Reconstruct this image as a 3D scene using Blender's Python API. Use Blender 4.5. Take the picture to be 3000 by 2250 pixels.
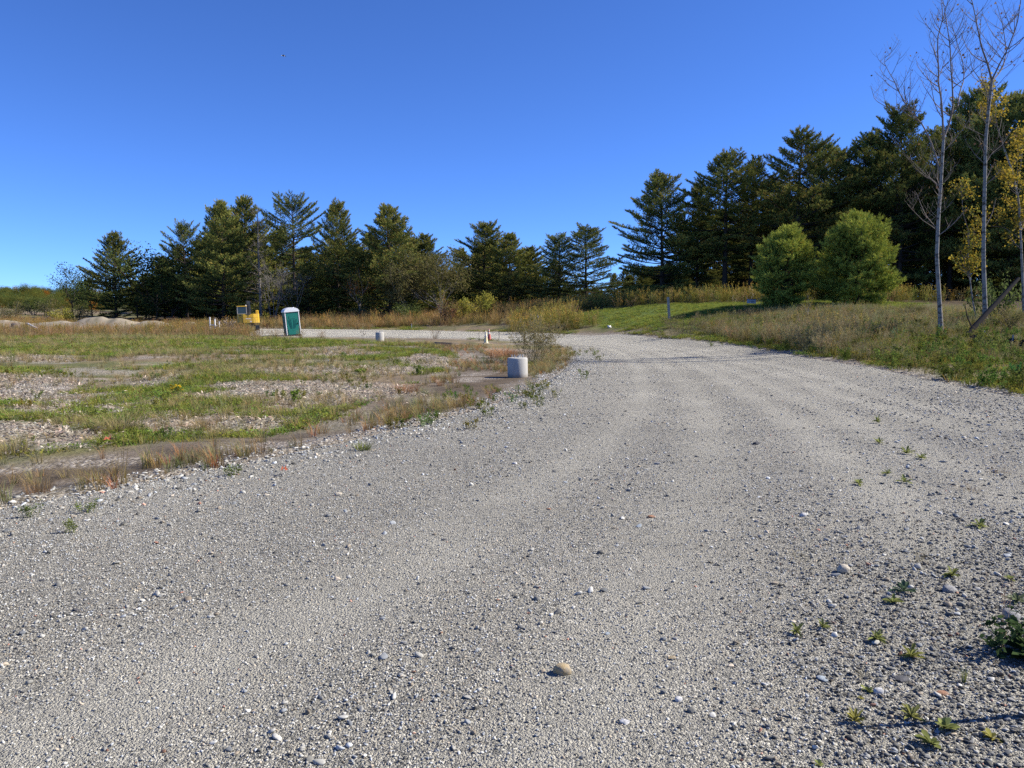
import bpy, math
import numpy as np
from mathutils import Vector

S = bpy.context.scene
for o in list(bpy.data.objects):
    bpy.data.objects.remove(o)

# ------------------------------------------------------------------ camera, sky, sun, exposure
F = 2250.0                      # focal length in photo pixels (3000 wide)
CH = 1.65                       # eye height
TH = math.atan(200.0 / F)       # pitch: the horizon is 200 px above the middle
cam = bpy.data.cameras.new('camera')
cam.sensor_width = 36.0
cam.lens = 36.0 * F / 3000.0
cam.clip_start = 0.05
cam.clip_end = 6000.0
camo = bpy.data.objects.new('camera', cam)
camo.location = (0, 0, CH)
camo.rotation_euler = (math.pi / 2 - TH, 0, 0)
S.collection.objects.link(camo)
S.camera = camo

SUN_AZ = math.radians(82.0)     # from the view direction (+Y) towards the right (+X)
SUN_EL = math.radians(38.5)
sun_dir = Vector((math.cos(SUN_EL) * math.sin(SUN_AZ), math.cos(SUN_EL) * math.cos(SUN_AZ), math.sin(SUN_EL)))
sl = bpy.data.lights.new('sun', 'SUN')
sl.energy = 5.0
sl.angle = math.radians(0.53)
sl.color = (1.0, 0.935, 0.83)
so = bpy.data.objects.new('sun', sl)
so.rotation_euler = (-sun_dir).to_track_quat('-Z', 'Y').to_euler()
so.location = (60, 20, 60)
S.collection.objects.link(so)

W = bpy.data.worlds.new('World')
S.world = W
W.use_nodes = True
wn = W.node_tree.nodes
wl = W.node_tree.links
bg = wn['Background']
sky = wn.new('ShaderNodeTexSky')
sky.sky_type = 'NISHITA'
sky.sun_disc = False
sky.sun_elevation = SUN_EL
sky.sun_rotation = SUN_AZ
sky.altitude = 50
sky.air_density = 0.6
sky.dust_density = 0.0
sky.ozone_density = 6.0
wb = wn.new('ShaderNodeMix')            # the camera's cool, saturated rendering of a clear autumn sky
wb.data_type = 'RGBA'; wb.blend_type = 'MULTIPLY'; wb.inputs[0].default_value = 1.0
wb.inputs[7].default_value = (0.64, 0.885, 1.32, 1)
wl.new(sky.outputs[0], wb.inputs[6])
wl.new(wb.outputs[2], bg.inputs[0])
bg.inputs[1].default_value = 0.087

vs = S.view_settings
vs.view_transform = 'Standard'
vs.look = 'None'
vs.exposure = 0.90
vs.gamma = 1.0
vs.use_curve_mapping = False
S.cycles.max_bounces = 5
S.cycles.diffuse_bounces = 2
S.cycles.glossy_bounces = 2
S.cycles.transmission_bounces = 3
S.cycles.use_denoising = False
S.cycles.sample_clamp_indirect = 4.0

# ------------------------------------------------------------------ small helpers
def rngs(k):
    return np.random.default_rng(k)

def nrm(a):
    return a / np.maximum(np.linalg.norm(a, axis=-1, keepdims=True), 1e-9)

def hash2(i, j, s):
    n = (i.astype(np.int64) * 374761393 + j.astype(np.int64) * 668265263 + s * 1274126177) & 0x7fffffff
    n = ((n ^ (n >> 13)) * 1274126177) & 0x7fffffff
    n = (n ^ (n >> 16)) & 0xffff
    return n / 65535.0

def vnoise(x, y, s=0):
    xi = np.floor(x); yi = np.floor(y)
    fx = x - xi; fy = y - yi
    fx = fx * fx * (3 - 2 * fx); fy = fy * fy * (3 - 2 * fy)
    a = hash2(xi, yi, s); b = hash2(xi + 1, yi, s); c = hash2(xi, yi + 1, s); d = hash2(xi + 1, yi + 1, s)
    return (a * (1 - fx) + b * fx) * (1 - fy) + (c * (1 - fx) + d * fx) * fy

def fbm(x, y, o=3, s=0):
    r = 0; a = 0.5; t = 0
    for k in range(o):
        r = r + a * vnoise(x * 2 ** k, y * 2 ** k, s + 17 * k); t += a; a *= 0.5
    return r / t

def sstep(a, b, x):
    t = np.clip((x - a) / (b - a), 0, 1)
    return t * t * (3 - 2 * t)

def pix(px, py, d):
    """world point on the ray of photo pixel (px, py) at depth Y = d"""
    u = (px - 1500.0) / F; v = (1125.0 - py) / F
    t = d / (math.cos(TH) + v * math.sin(TH))
    return np.array([u * t, d + 0.0 * t, CH + t * (v * math.cos(TH) - math.sin(TH))])

def proj(x, y, z):
    c, s = math.cos(TH), math.sin(TH)
    zz = z - CH
    fwd = np.maximum(y * c - zz * s, 0.05); up = y * s + zz * c
    return 1500 + F * x / fwd, 1125 - F * up / fwd

def inside(poly, x, y):
    poly = np.asarray(poly, float)
    r = np.zeros(np.shape(x), bool)
    n = len(poly)
    for i in range(n):
        x1, y1 = poly[i]; x2, y2 = poly[(i + 1) % n]
        if y1 == y2:
            continue
        c = ((y1 > y) != (y2 > y)) & (x < (x2 - x1) * (y - y1) / (y2 - y1) + x1)
        r ^= c
    return r

def dist_poly(poly, x, y, closed=True):
    poly = np.asarray(poly, float)
    best = np.full(np.shape(x), 1e18)
    n = len(poly)
    for i in range(n if closed else n - 1):
        a = poly[i]; b = poly[(i + 1) % n]
        ab = b - a
        t = np.clip(((x - a[0]) * ab[0] + (y - a[1]) * ab[1]) / max(ab @ ab, 1e-12), 0, 1)
        best = np.minimum(best, (x - a[0] - t * ab[0]) ** 2 + (y - a[1] - t * ab[1]) ** 2)
    return np.sqrt(best)

# ------------------------------------------------------------------ terrain: thin plate spline through ground points seen in the photo
CTRL = []
def C(px, py, d): CTRL.append(pix(px, py, d))
for xx in (-30, -15, -7, 0, 6):
    for yy in (-12, 0, 10, 20): CTRL.append(np.array([xx, yy, 0.0]))
for xx in (-40, -25, -12, -3):
    for yy in (32, 46, 60): CTRL.append(np.array([xx, yy, 0.0]))
CTRL += [np.array(p, float) for p in ((11, 4, 0.0), (14, -10, 0.1), (20, 5, .35), (-50, 20, 0.1), (-60, 60, .2), (-55, 85, .35), (-35, 80, .25),
         (-70, 110, 1.8), (-45, 112, .6), (-28, 100, .4), (-12, 98, .5), (-100, 150, 3.2), (-40, 150, 1.0), (0, 150, 3), (40, 150, 4), (90, 150, 5),
         (60, 100, 3.9), (70, 60, 3.2), (50, 30, 2.0), (45, 5, 1.2))]
C(881, 963, 78); C(1220, 966, 74); C(1424, 970, 70); C(1763, 979, 58); C(1967, 987, 50); C(2170, 1006, 40)
C(2373, 1044, 29); C(2577, 1078, 22); C(3000, 1153, 16)
C(1700, 957, 64); C(1958, 937, 56); C(1850, 897, 72); C(2200, 886, 66); C(2300, 888, 60); C(2520, 890, 58)
C(2100, 925, 55); C(2300, 1000, 38); C(2300, 945, 46); C(2757, 978, 30); C(2600, 985, 33); C(3000, 1010, 26); C(2900, 1085, 20.5)
C(1950, 884, 84); C(2600, 880, 75); C(2900, 900, 52); C(1750, 898, 88); C(1400, 950, 76); C(1400, 915, 92); C(1550, 905, 90); C(1200, 948, 84); C(1100, 935, 95)
CTRL = np.array(CTRL)
def _tps_fit(P, lam=0.02):
    n = len(P)
    d2 = ((P[:, None, :2] - P[None, :, :2]) ** 2).sum(-1)
    K = np.where(d2 > 0, 0.5 * d2 * np.log(np.maximum(d2, 1e-12)), 0)
    A = np.zeros((n + 3, n + 3)); A[:n, :n] = K + lam * n * np.eye(n)
    Q = np.c_[np.ones(n), P[:, :2]]
    A[:n, n:] = Q; A[n:, :n] = Q.T
    return np.linalg.solve(A, np.r_[P[:, 2], 0, 0, 0])
TPS = _tps_fit(CTRL, 0.03)
def base_z(x, y):
    x = np.asarray(x, float); y = np.asarray(y, float)
    sh = np.broadcast(x, y).shape
    xf = np.broadcast_to(x, sh).ravel(); yf = np.broadcast_to(y, sh).ravel()
    xc = np.clip(xf, -100, 90); yc = np.clip(yf, -12, 150)
    out = np.empty(len(xf)); n = len(CTRL)
    for s in range(0, len(xf), 40000):
        e = slice(s, s + 40000)
        d2 = (xc[e, None] - CTRL[None, :, 0]) ** 2 + (yc[e, None] - CTRL[None, :, 1]) ** 2
        k = 0.5 * d2 * np.log(np.maximum(d2, 1e-9))
        out[e] = k @ TPS[:n] + TPS[n] + TPS[n + 1] * xc[e] + TPS[n + 2] * yc[e]
    far = np.hypot(np.maximum(np.abs(xf) - 90, 0), np.maximum(yf - 150, 0))
    out = out + far * 0.022 * sstep(0, 200, far)
    return out.reshape(sh)

def on_ground(px, py, zf=None, dmin=2.0, dmax=160.0):
    """where the ray of a photo pixel meets the ground"""
    zf = zf or base_z
    d = np.geomspace(dmin, dmax, 700)
    p = pix(px, py, d)
    h = p[2] - zf(p[0], p[1])
    k = np.where(h < 0)[0]
    if len(k) == 0:
        q = pix(px, py, dmax); q[2] = float(zf(q[0], q[1])); return q
    k = k[0]
    if k == 0:
        return np.array([p[0][0], p[1][0], float(zf(p[0][0], p[1][0]))])
    t = h[k - 1] / (h[k - 1] - h[k])
    q = pix(px, py, d[k - 1] + t * (d[k] - d[k - 1]))
    q[2] = float(zf(q[0], q[1]))
    return q

# road edges (photo pixels on the ground)
L_PX = [(0, 1488), (330, 1425), (542, 1390), (760, 1340), (949, 1300), (1220, 1240), (1424, 1188), (1550, 1138), (1640, 1085), (1680, 1045), (1670, 1020),
        (1600, 1004), (1492, 996), (1220, 989), (1050, 987), (881, 985), (740, 984)]
R_PX = [(3000, 1165), (2850, 1130), (2700, 1102), (2577, 1078), (2373, 1046), (2170, 1010), (1967, 990), (1763, 980), (1600, 975), (1424, 971), (1220, 967), (1050, 965), (881, 964), (740, 963)]
def resample(P, n):
    P = np.asarray(P, float)
    s = np.r_[0, np.cumsum(np.linalg.norm(np.diff(P, axis=0), axis=1))]
    t = np.linspace(0, s[-1], n)
    return np.c_[[np.interp(t, s, P[:, k]) for k in range(P.shape[1])]].T
Lw = [(-17, -9), (-10.5, -1.5), (-7.2, 3.6)] + [tuple(on_ground(*p)[:2]) for p in L_PX]
Rw = [(11.5, -9), (11, -2), (11, 8)] + [tuple(on_ground(*p)[:2]) for p in R_PX]
def smooth_line(P, n):
    Q = resample(P, n)
    for _ in range(6):
        Q[1:-1] = 0.25 * Q[:-2] + 0.5 * Q[1:-1] + 0.25 * Q[2:]
    return Q
LW = smooth_line(Lw, 110)
RW = smooth_line(Rw, 110)
ROAD = np.r_[LW, RW[::-1]]
def road_sd(x, y):
    d = dist_poly(ROAD[::2], x, y)
    return np.where(inside(ROAD[::2], x, y), -d, d)

SILT_PX = [(-250, 1345), (0, 1332), (250, 1312), (480, 1278), (800, 1268), (1000, 1215), (1090, 1170), (1200, 1140), (1300, 1090), (1330, 1050), (1270, 1026), (1100, 1018),
           (1100, 1004), (1320, 1000), (1420, 1012), (1480, 1035), (1520, 1060), (1580, 1100), (1520, 1140), (1400, 1185), (1220, 1235), (949, 1298), (760, 1335), (542, 1385), (330, 1418), (0, 1482), (-250, 1530)]
SILT = np.array([on_ground(*p)[:2] for p in SILT_PX])
CHIPS_PX = [(40, 1130, 190, 42), (70, 1262, 150, 30), (20, 1300, 70, 25), (95, 1192, 60, 17), (900, 1142, 290, 40), (975, 1029, 85, 12), (1250, 1058, 85, 20), (980, 1080, 240, 15),
            (480, 1108, 75, 12), (430, 1165, 50, 12), (60, 1045, 130, 10), (640, 1225, 190, 16), (330, 1185, 60, 12)]
CHIPS = []
for cx, cy, rx, ry in CHIPS_PX:
    a = np.linspace(0, 2 * math.pi, 13)[:-1]
    CHIPS.append(np.array([on_ground(cx + rx * math.cos(t), cy + ry * math.sin(t))[:2] for t in a]))
LAWN_PX = [(1640, 945), (1700, 915), (1760, 905), (1860, 897), (2050, 890), (2230, 886), (2700, 888), (2650, 905), (2200, 930), (2080, 945), (1990, 958), (1800, 960)]
LAWN = np.array([on_ground(*p)[:2] for p in LAWN_PX])

def soft(poly, x, y, w=0.5, warp=0.5, s=3):
    xw = x + warp * (fbm(x * 0.9, y * 0.9, 3, s) - .5) * 2
    yw = y + warp * (fbm(x * 0.9, y * 0.9, 3, s + 50) - .5) * 2
    d = dist_poly(poly, xw, yw)
    return np.clip(0.5 + np.where(inside(poly, xw, yw), d, -d) / (2 * w), 0, 1)
def chips_mask(x, y):
    m = np.zeros(np.shape(x))
    for c in CHIPS:
        m = np.maximum(m, soft(c, x, y, 0.35, 1.0, 9))
    return m

def ground_z(x, y):
    x = np.asarray(x, float); y = np.asarray(y, float)
    z = base_z(x, y)
    sd = road_sd(x, y)
    w = sstep(0.2, 2.5, sd)
    und = (fbm(x * 0.35, y * 0.35, 3, 5) - 0.5) * 0.30 + (fbm(x * 1.6, y * 1.6, 2, 8) - .5) * 0.07
    dmp = 1 - 0.75 * soft(SILT, x, y, 0.8, 0.3)
    return z + und * w * dmp - 0.07 * sstep(0.05, 0.9, sd) * (x < 2) - 0.08 * sstep(0, .35, -sd)

def road_z(x, y):
    x = np.asarray(x, float); y = np.asarray(y, float)
    sd = road_sd(x, y)
    z = base_z(x, y) + 0.02 + (fbm(x * 0.5, y * 0.5, 2, 31) - .5) * 0.035
    return z - 0.09 * sstep(-0.35, 0.1, sd)

def surf_z(x, y):
    return np.maximum(ground_z(x, y), np.where(road_sd(x, y) < 0.05, road_z(x, y), -99))

# ------------------------------------------------------------------ meshes
COLL = S.collection
def make_mesh(name, V, Fc, col=None, smooth=False, attrs=None):
    me = bpy.data.meshes.new(name)
    V = np.ascontiguousarray(V, np.float32); Fc = np.ascontiguousarray(Fc, np.int32)
    k = Fc.shape[1]
    me.vertices.add(len(V)); me.vertices.foreach_set('co', V.ravel())
    me.loops.add(Fc.size); me.loops.foreach_set('vertex_index', Fc.ravel())
    me.polygons.add(len(Fc)); me.polygons.foreach_set('loop_start', np.arange(0, Fc.size, k, dtype=np.int32))
    me.update(calc_edges=True)
    if smooth:
        me.polygons.foreach_set('use_smooth', np.ones(len(Fc), bool))
    if col is not None:
        a = me.attributes.new('col', 'FLOAT_COLOR', 'POINT')
        a.data.foreach_set('color', np.c_[col, np.ones(len(col))].astype(np.float32).ravel())
    for n, v in (attrs or {}).items():
        a = me.attributes.new(n, 'FLOAT', 'POINT')
        a.data.foreach_set('value', np.asarray(v, np.float32).ravel())
    me.validate()
    return me

class MB:
    """collects pieces of one part: vertices and polygons of any size"""
    def __init__(s): s.v = []; s.f = []; s.n = 0
    def add(s, V, Fs):
        s.f += [tuple(int(i) + s.n for i in f) for f in Fs]
        s.v += [tuple(map(float, p)) for p in V]; s.n += len(V); return s
    def box(s, c, d, rot=None, bev=0.0):
        x, y, z = [k / 2 for k in d]
        if bev <= 0:
            V = np.array([(sx * x, sy * y, sz * z) for sz in (-1, 1) for sy in (-1, 1) for sx in (-1, 1)])
            Fs = [(0, 2, 3, 1), (4, 5, 7, 6), (0, 1, 5, 4), (2, 6, 7, 3), (0, 4, 6, 2), (1, 3, 7, 5)]
        else:
            b = bev
            ring = [(-x + b, -y), (x - b, -y), (x, -y + b), (x, y - b), (x - b, y), (-x + b, y), (-x, y - b), (-x, -y + b)]
            sc = [(-z, b), (-z + b, 0), (z - b, 0), (z, b)]
            V = []
            for zz, inn in sc:
                for (a, c2) in ring:
                    V.append((a - math.copysign(min(inn, abs(a)), a), c2 - math.copysign(min(inn, abs(c2)), c2), zz))
            V = np.array(V); Fs = [tuple(range(7, -1, -1)), tuple(range(24, 32))]
            for r in range(3):
                for k in range(8):
                    k2 = (k + 1) % 8
                    Fs.append((r * 8 + k, r * 8 + k2, r * 8 + 8 + k2, r * 8 + 8 + k))
        if rot is not None: V = V @ np.array(rot).T
        return s.add(V + np.array(c), Fs)
    def lathe(s, prof, n=24, c=(0, 0, 0), cap=True):
        V = []; Fs = []
        for r, z in prof:
            for k in range(n):
                a = 2 * math.pi * k / n
                V.append((c[0] + r * math.cos(a), c[1] + r * math.sin(a), c[2] + z))
        for i in range(len(prof) - 1):
            for k in range(n):
                k2 = (k + 1) % n
                Fs.append((i * n + k, i * n + k2, (i + 1) * n + k2, (i + 1) * n + k))
        if cap:
            Fs.append(tuple(range(n - 1, -1, -1))); Fs.append(tuple(range((len(prof) - 1) * n, len(prof) * n)))
        return s.add(V, Fs)
    def tube(s, P, R, n=6):
        V, Fq = tube(P, R, n)
        s.add(V, Fq)
        k = len(P)
        s.f.append(tuple(s.n - n * k + i for i in range(n - 1, -1, -1)))
        s.f.append(tuple(s.n - n + i for i in range(n)))
        return s
    def prism(s, poly, y0, y1):
        """polygon in XZ pulled along Y"""
        n = len(poly)
        V = [(p[0], y0, p[1]) for p in poly] + [(p[0], y1, p[1]) for p in poly]
        Fs = [tuple(range(n)), tuple(range(2 * n - 1, n - 1, -1))]
        for k in range(n):
            k2 = (k + 1) % n
            Fs.append((k, n + k, n + k2, k2))
        return s.add(V, Fs)
    def build(s, name, mat, parent=None, smooth=False):
        me = bpy.data.meshes.new(name)
        me.from_pydata(s.v, [], s.f); me.update()
        if smooth:
            me.polygons.foreach_set('use_smooth', np.ones(len(me.polygons), bool))
        me.materials.append(mat)
        return link(name, me, parent)

def tube(P, R, n=6):
    P = np.asarray(P, float); R = np.asarray(R, float)
    T = np.gradient(P, axis=0); T = nrm(T)
    ref = np.where(np.abs(T[:, 2:3]) > 0.9, np.array([[1.0, 0, 0]]), np.array([[0, 0, 1.0]]))
    A = nrm(np.cross(T, ref)); B = np.cross(T, A)
    a = np.linspace(0, 2 * math.pi, n, endpoint=False)
    V = P[:, None, :] + R[:, None, None] * (np.cos(a)[None, :, None] * A[:, None, :] + np.sin(a)[None, :, None] * B[:, None, :])
    i = np.arange(len(P) - 1)[:, None] * n; k = np.arange(n)[None, :]; k2 = (k + 1) % n
    Fq = np.stack([i + k, i + k2, i + n + k2, i + n + k], -1).reshape(-1, 4)
    return V.reshape(-1, 3), Fq

def link(name, me, parent=None):
    o = bpy.data.objects.new(name, me)
    COLL.objects.link(o)
    if parent is not None: o.parent = parent
    return o
def empty(name, loc=(0, 0, 0), rz=0.0, label=None, cat=None, group=None):
    o = bpy.data.objects.new(name, None)
    o.location = tuple(map(float, loc)); o.rotation_euler = (0, 0, rz); o.empty_display_size = 0.2
    COLL.objects.link(o)
    return tag(o, label, cat, group)
def tag(o, label=None, cat=None, group=None, kind=None):
    if label: o['label'] = label
    if cat: o['category'] = cat
    if group: o['group'] = group
    if kind: o['kind'] = kind
    return o
def dup(root):
    r = root.copy(); COLL.objects.link(r)
    for ch in root.children:
        c = ch.copy(); COLL.objects.link(c); c.parent = r
        for g in ch.children:
            d = g.copy(); COLL.objects.link(d); d.parent = c
    return r

# ------------------------------------------------------------------ materials
def new_mat(name):
    m = bpy.data.materials.new(name); m.use_nodes = True
    nt = m.node_tree
    b = nt.nodes['Principled BSDF']
    b.inputs['Specular IOR Level'].default_value = 0.25
    return m, nt, b
def N(nt, t, **kw):
    n = nt.nodes.new(t)
    for k, v in kw.items(): setattr(n, k, v)
    return n
def mixc(nt, mode, fac, a, b):
    n = N(nt, 'ShaderNodeMix', data_type='RGBA', blend_type=mode)
    for i, v in ((0, fac), (6, a), (7, b)):
        if hasattr(v, 'is_output') or isinstance(v, bpy.types.NodeSocket): nt.links.new(v, n.inputs[i])
        elif i == 0: n.inputs[0].default_value = v
        else: n.inputs[i].default_value = (*v, 1)
    return n.outputs[2]
def mth(nt, op, a, b=None, c=None):
    n = N(nt, 'ShaderNodeMath', operation=op)
    for i, v in enumerate((a, b, c)):
        if v is None: continue
        if isinstance(v, bpy.types.NodeSocket): nt.links.new(v, n.inputs[i])
        else: n.inputs[i].default_value = v
    return n.outputs[0]
def ramp(nt, sock, stops, interp='LINEAR'):
    n = N(nt, 'ShaderNodeValToRGB'); n.color_ramp.interpolation = interp
    e = n.color_ramp.elements
    while len(e) < len(stops): e.new(0.5)
    for k, (p, c) in enumerate(stops):
        e[k].position = p; e[k].color = (*c, 1) if len(c) == 3 else c
    nt.links.new(sock, n.inputs[0])
    return n.outputs[0]
def worldpos(nt):
    return N(nt, 'ShaderNodeNewGeometry').outputs['Position']
def noise(nt, vec, scale, detail=3, rough=0.55, dim='3D'):
    n = N(nt, 'ShaderNodeTexNoise', noise_dimensions=dim)
    n.inputs['Scale'].default_value = scale; n.inputs['Detail'].default_value = detail; n.inputs['Roughness'].default_value = rough
    if vec is not None: nt.links.new(vec, n.inputs['Vector'])
    return n
def voro(nt, vec, scale, feat='F1', rand=1.0):
    n = N(nt, 'ShaderNodeTexVoronoi', feature=feat)
    n.inputs['Scale'].default_value = scale; n.inputs['Randomness'].default_value = rand
    if vec is not None: nt.links.new(vec, n.inputs['Vector'])
    return n
def bump(nt, h, strength, dist, bs):
    n = N(nt, 'ShaderNodeBump'); n.inputs['Strength'].default_value = strength; n.inputs['Distance'].default_value = dist
    nt.links.new(h, n.inputs['Height']); nt.links.new(n.outputs[0], bs.inputs['Normal'])

def mat_plain(name, c, rough=0.6, var=0.15, scale=6.0, spec=0.25, metal=0.0, dirt=None, dirt_amt=0.35, bmp=0.0):
    m, nt, b = new_mat(name)
    tc = N(nt, 'ShaderNodeTexCoord').outputs['Object']
    n1 = noise(nt, tc, scale, 4)
    col = mixc(nt, 'MIX', n1.outputs[0], [k * (1 - var) for k in c], [min(1, k * (1 + var)) for k in c])
    if dirt is not None:
        n2 = noise(nt, tc, scale * 0.45, 6, 0.7)
        f = ramp(nt, n2.outputs[0], [(0.45, (0, 0, 0)), (0.75, (dirt_amt,) * 3)])
        col = mixc(nt, 'MIX', f, col, dirt)
    nt.links.new(col, b.inputs['Base Color'])
    b.inputs['Roughness'].default_value = rough; b.inputs['Specular IOR Level'].default_value = spec; b.inputs['Metallic'].default_value = metal
    if bmp: bump(nt, noise(nt, tc, scale * 12, 4).outputs[0], bmp, 0.01, b)
    return m

def mat_leaf(name, trans=0.3, inst=False, objvar=0.0, rough=0.6):
    """foliage: colour from the mesh's own 'col' attribute (times the instance's tint)"""
    m = bpy.data.materials.new(name); m.use_nodes = True
    nt = m.node_tree; nt.nodes.clear()
    out = N(nt, 'ShaderNodeOutputMaterial')
    a = N(nt, 'ShaderNodeAttribute', attribute_name='col'); col = a.outputs['Color']
    if inst:
        t = N(nt, 'ShaderNodeAttribute', attribute_name='tint', attribute_type='INSTANCER')
        col = mixc(nt, 'MULTIPLY', 1.0, col, t.outputs['Color'])
    if objvar:
        oi = N(nt, 'ShaderNodeObjectInfo')
        f = mth(nt, 'MULTIPLY_ADD', oi.outputs['Random'], objvar * 2, 1 - objvar)
        cb = N(nt, 'ShaderNodeCombineColor')
        for k in range(3): nt.links.new(f, cb.inputs[k])
        col = mixc(nt, 'MULTIPLY', 1.0, col, cb.outputs[0])
    d = N(nt, 'ShaderNodeBsdfDiffuse'); nt.links.new(col, d.inputs[0])
    t2 = N(nt, 'ShaderNodeBsdfTranslucent'); nt.links.new(col, t2.inputs[0])
    mx = N(nt, 'ShaderNodeMixShader'); mx.inputs[0].default_value = trans
    nt.links.new(d.outputs[0], mx.inputs[1]); nt.links.new(t2.outputs[0], mx.inputs[2])
    nt.links.new(mx.outputs[0], out.inputs[0])
    return m

M_NEEDLE = mat_leaf('pine_needles', 0.14, objvar=0.22)
M_LEAF = mat_leaf('leaves', 0.4, objvar=0.1)
M_TUFT = mat_leaf('grass_blades', 0.35, inst=True)
M_PLANT = mat_leaf('plant_leaves', 0.35)
M_BARK = mat_plain('pine_bark', (0.055, 0.043, 0.035), 0.9, 0.4, 3, 0.1)
M_TWIG = mat_plain('grey_twigs', (0.20, 0.18, 0.155), 0.9, 0.3, 3, 0.1)

def mat_birch():
    m, nt, b = new_mat('aspen_bark')
    tc = N(nt, 'ShaderNodeTexCoord').outputs['Object']
    mp = N(nt, 'ShaderNodeMapping'); mp.inputs['Scale'].default_value = (2.4, 2.4, 4.2); nt.links.new(tc, mp.inputs[0])
    n1 = noise(nt, mp.outputs[0], 1.6, 5, 0.65)
    f = ramp(nt, n1.outputs[0], [(0.50, (0, 0, 0)), (0.63, (1, 1, 1))])
    n2 = noise(nt, tc, 1.1, 3)
    c0 = mixc(nt, 'MIX', n2.outputs[0], (0.15, 0.142, 0.13), (0.31, 0.295, 0.27))
    c1 = mixc(nt, 'MIX', f, c0, (0.055, 0.048, 0.042))
    nt.links.new(c1, b.inputs['Base Color']); b.inputs['Roughness'].default_value = 0.85
    bump(nt, n1.outputs[0], 0.3, 0.02, b)
    return m
M_BIRCH = mat_birch()
M_LIMB = mat_plain('aspen_limb_bark', (.16, .125, .105), .85, .35, 2, .15, dirt=(.30, .28, .25), dirt_amt=.6)

def mat_ground():
    m, nt, b = new_mat('soil_and_grass')
    wp = worldpos(nt)
    col = N(nt, 'ShaderNodeAttribute', attribute_name='col').outputs['Color']
    chip = N(nt, 'ShaderNodeAttribute', attribute_name='chip').outputs['Fac']
    n1 = noise(nt, wp, 2.2, 5, 0.65); n2 = noise(nt, wp, 19, 4, 0.7)
    c = mixc(nt, 'MULTIPLY', 1.0, col, ramp(nt, n1.outputs[0], [(0.25, (0.72, 0.72, 0.72)), (0.75, (1.28, 1.26, 1.22))]))
    c = mixc(nt, 'MULTIPLY', 1.0, c, ramp(nt, n2.outputs[0], [(0.2, (0.62, 0.62, 0.62)), (0.8, (1.38, 1.36, 1.34))]))
    mp = N(nt, 'ShaderNodeMapping'); mp.inputs['Scale'].default_value = (1, 0.6, 1); mp.inputs['Rotation'].default_value = (0, 0, 0.5); nt.links.new(wp, mp.inputs[0])
    v = voro(nt, mp.outputs[0], 26)
    sep = N(nt, 'ShaderNodeSeparateColor'); nt.links.new(v.outputs['Color'], sep.inputs[0])
    cc = ramp(nt, sep.outputs[0], [(0, (0.10, 0.085, 0.07)), (0.35, (0.22, 0.19, 0.155)), (0.7, (0.36, 0.32, 0.27)), (1, (0.55, 0.51, 0.45))])
    f = mth(nt, 'MULTIPLY', chip, 0.85)
    c = mixc(nt, 'MIX', f, c, cc)
    nt.links.new(c, b.inputs['Base Color']); b.inputs['Roughness'].default_value = 0.95; b.inputs['Specular IOR Level'].default_value = 0.1
    h = mth(nt, 'ADD', n2.outputs[0], mth(nt, 'MULTIPLY', mth(nt, 'MULTIPLY', v.outputs['Distance'], chip), -1.2))
    bump(nt, h, 0.7, 0.05, b)
    return m
M_GROUND = mat_ground()

def mat_road():
    m, nt, b = new_mat('crushed_gravel')
    wp = worldpos(nt)
    dust = N(nt, 'ShaderNodeAttribute', attribute_name='dust').outputs['Fac']
    va = voro(nt, wp, 34); vb = voro(nt, wp, 85); vc = voro(nt, wp, 210)
    def tone(v, lo, mid, hi):
        s = N(nt, 'ShaderNodeSeparateColor'); nt.links.new(v.outputs['Color'], s.inputs[0])
        return ramp(nt, s.outputs[0], [(0, lo), (0.5, mid), (0.85, hi), (1, tuple(min(1, k * 1.35) for k in hi))])
    ca = tone(va, (0.06, 0.062, 0.068), (0.19, 0.188, 0.18), (0.40, 0.39, 0.37))
    cb = tone(vb, (0.05, 0.052, 0.057), (0.215, 0.212, 0.204), (0.46, 0.445, 0.42))
    cc = tone(vc, (0.11, 0.108, 0.105), (0.28, 0.27, 0.25), (0.42, 0.40, 0.365))
    n0 = noise(nt, wp, 7, 4, 0.6)
    f1 = ramp(nt, n0.outputs[0], [(0.40, (0, 0, 0)), (0.62, (1, 1, 1))])
    c = mixc(nt, 'MIX', f1, cb, cc)
    n3 = noise(nt, wp, 23, 2, 0.5)
    c = mixc(nt, 'MIX', ramp(nt, n3.outputs[0], [(0.62, (0, 0, 0)), (0.66, (1, 1, 1))]), c, ca)
    nd = noise(nt, wp, 0.9, 5, 0.65)
    fd = mth(nt, 'MULTIPLY', dust, ramp(nt, nd.outputs[0], [(0.3, (0.35,) * 3), (0.7, (1.0,) * 3)]))
    nf = noise(nt, wp, 160, 2, 0.6)
    dc = mixc(nt, 'MIX', nf.outputs[0], (0.26, 0.255, 0.24), (0.50, 0.488, 0.455))
    c = mixc(nt, 'MIX', mth(nt, 'MULTIPLY', fd, 0.8), c, dc)
    n4 = noise(nt, wp, 0.35, 4, 0.6)
    c = mixc(nt, 'MULTIPLY', 1.0, c, ramp(nt, n4.outputs[0], [(0.25, (1.13, 1.11, 1.00)), (0.75, (1.62, 1.59, 1.43))]))
    nt.links.new(c, b.inputs['Base Color']); b.inputs['Roughness'].default_value = 0.9; b.inputs['Specular IOR Level'].default_value = 0.15
    h = mth(nt, 'ADD', mth(nt, 'MULTIPLY', vb.outputs['Distance'], -1.0), mth(nt, 'MULTIPLY', vc.outputs['Distance'], -0.5))
    bump(nt, h, 1.0, 0.03, b)
    return m
M_ROAD = mat_road()

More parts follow.
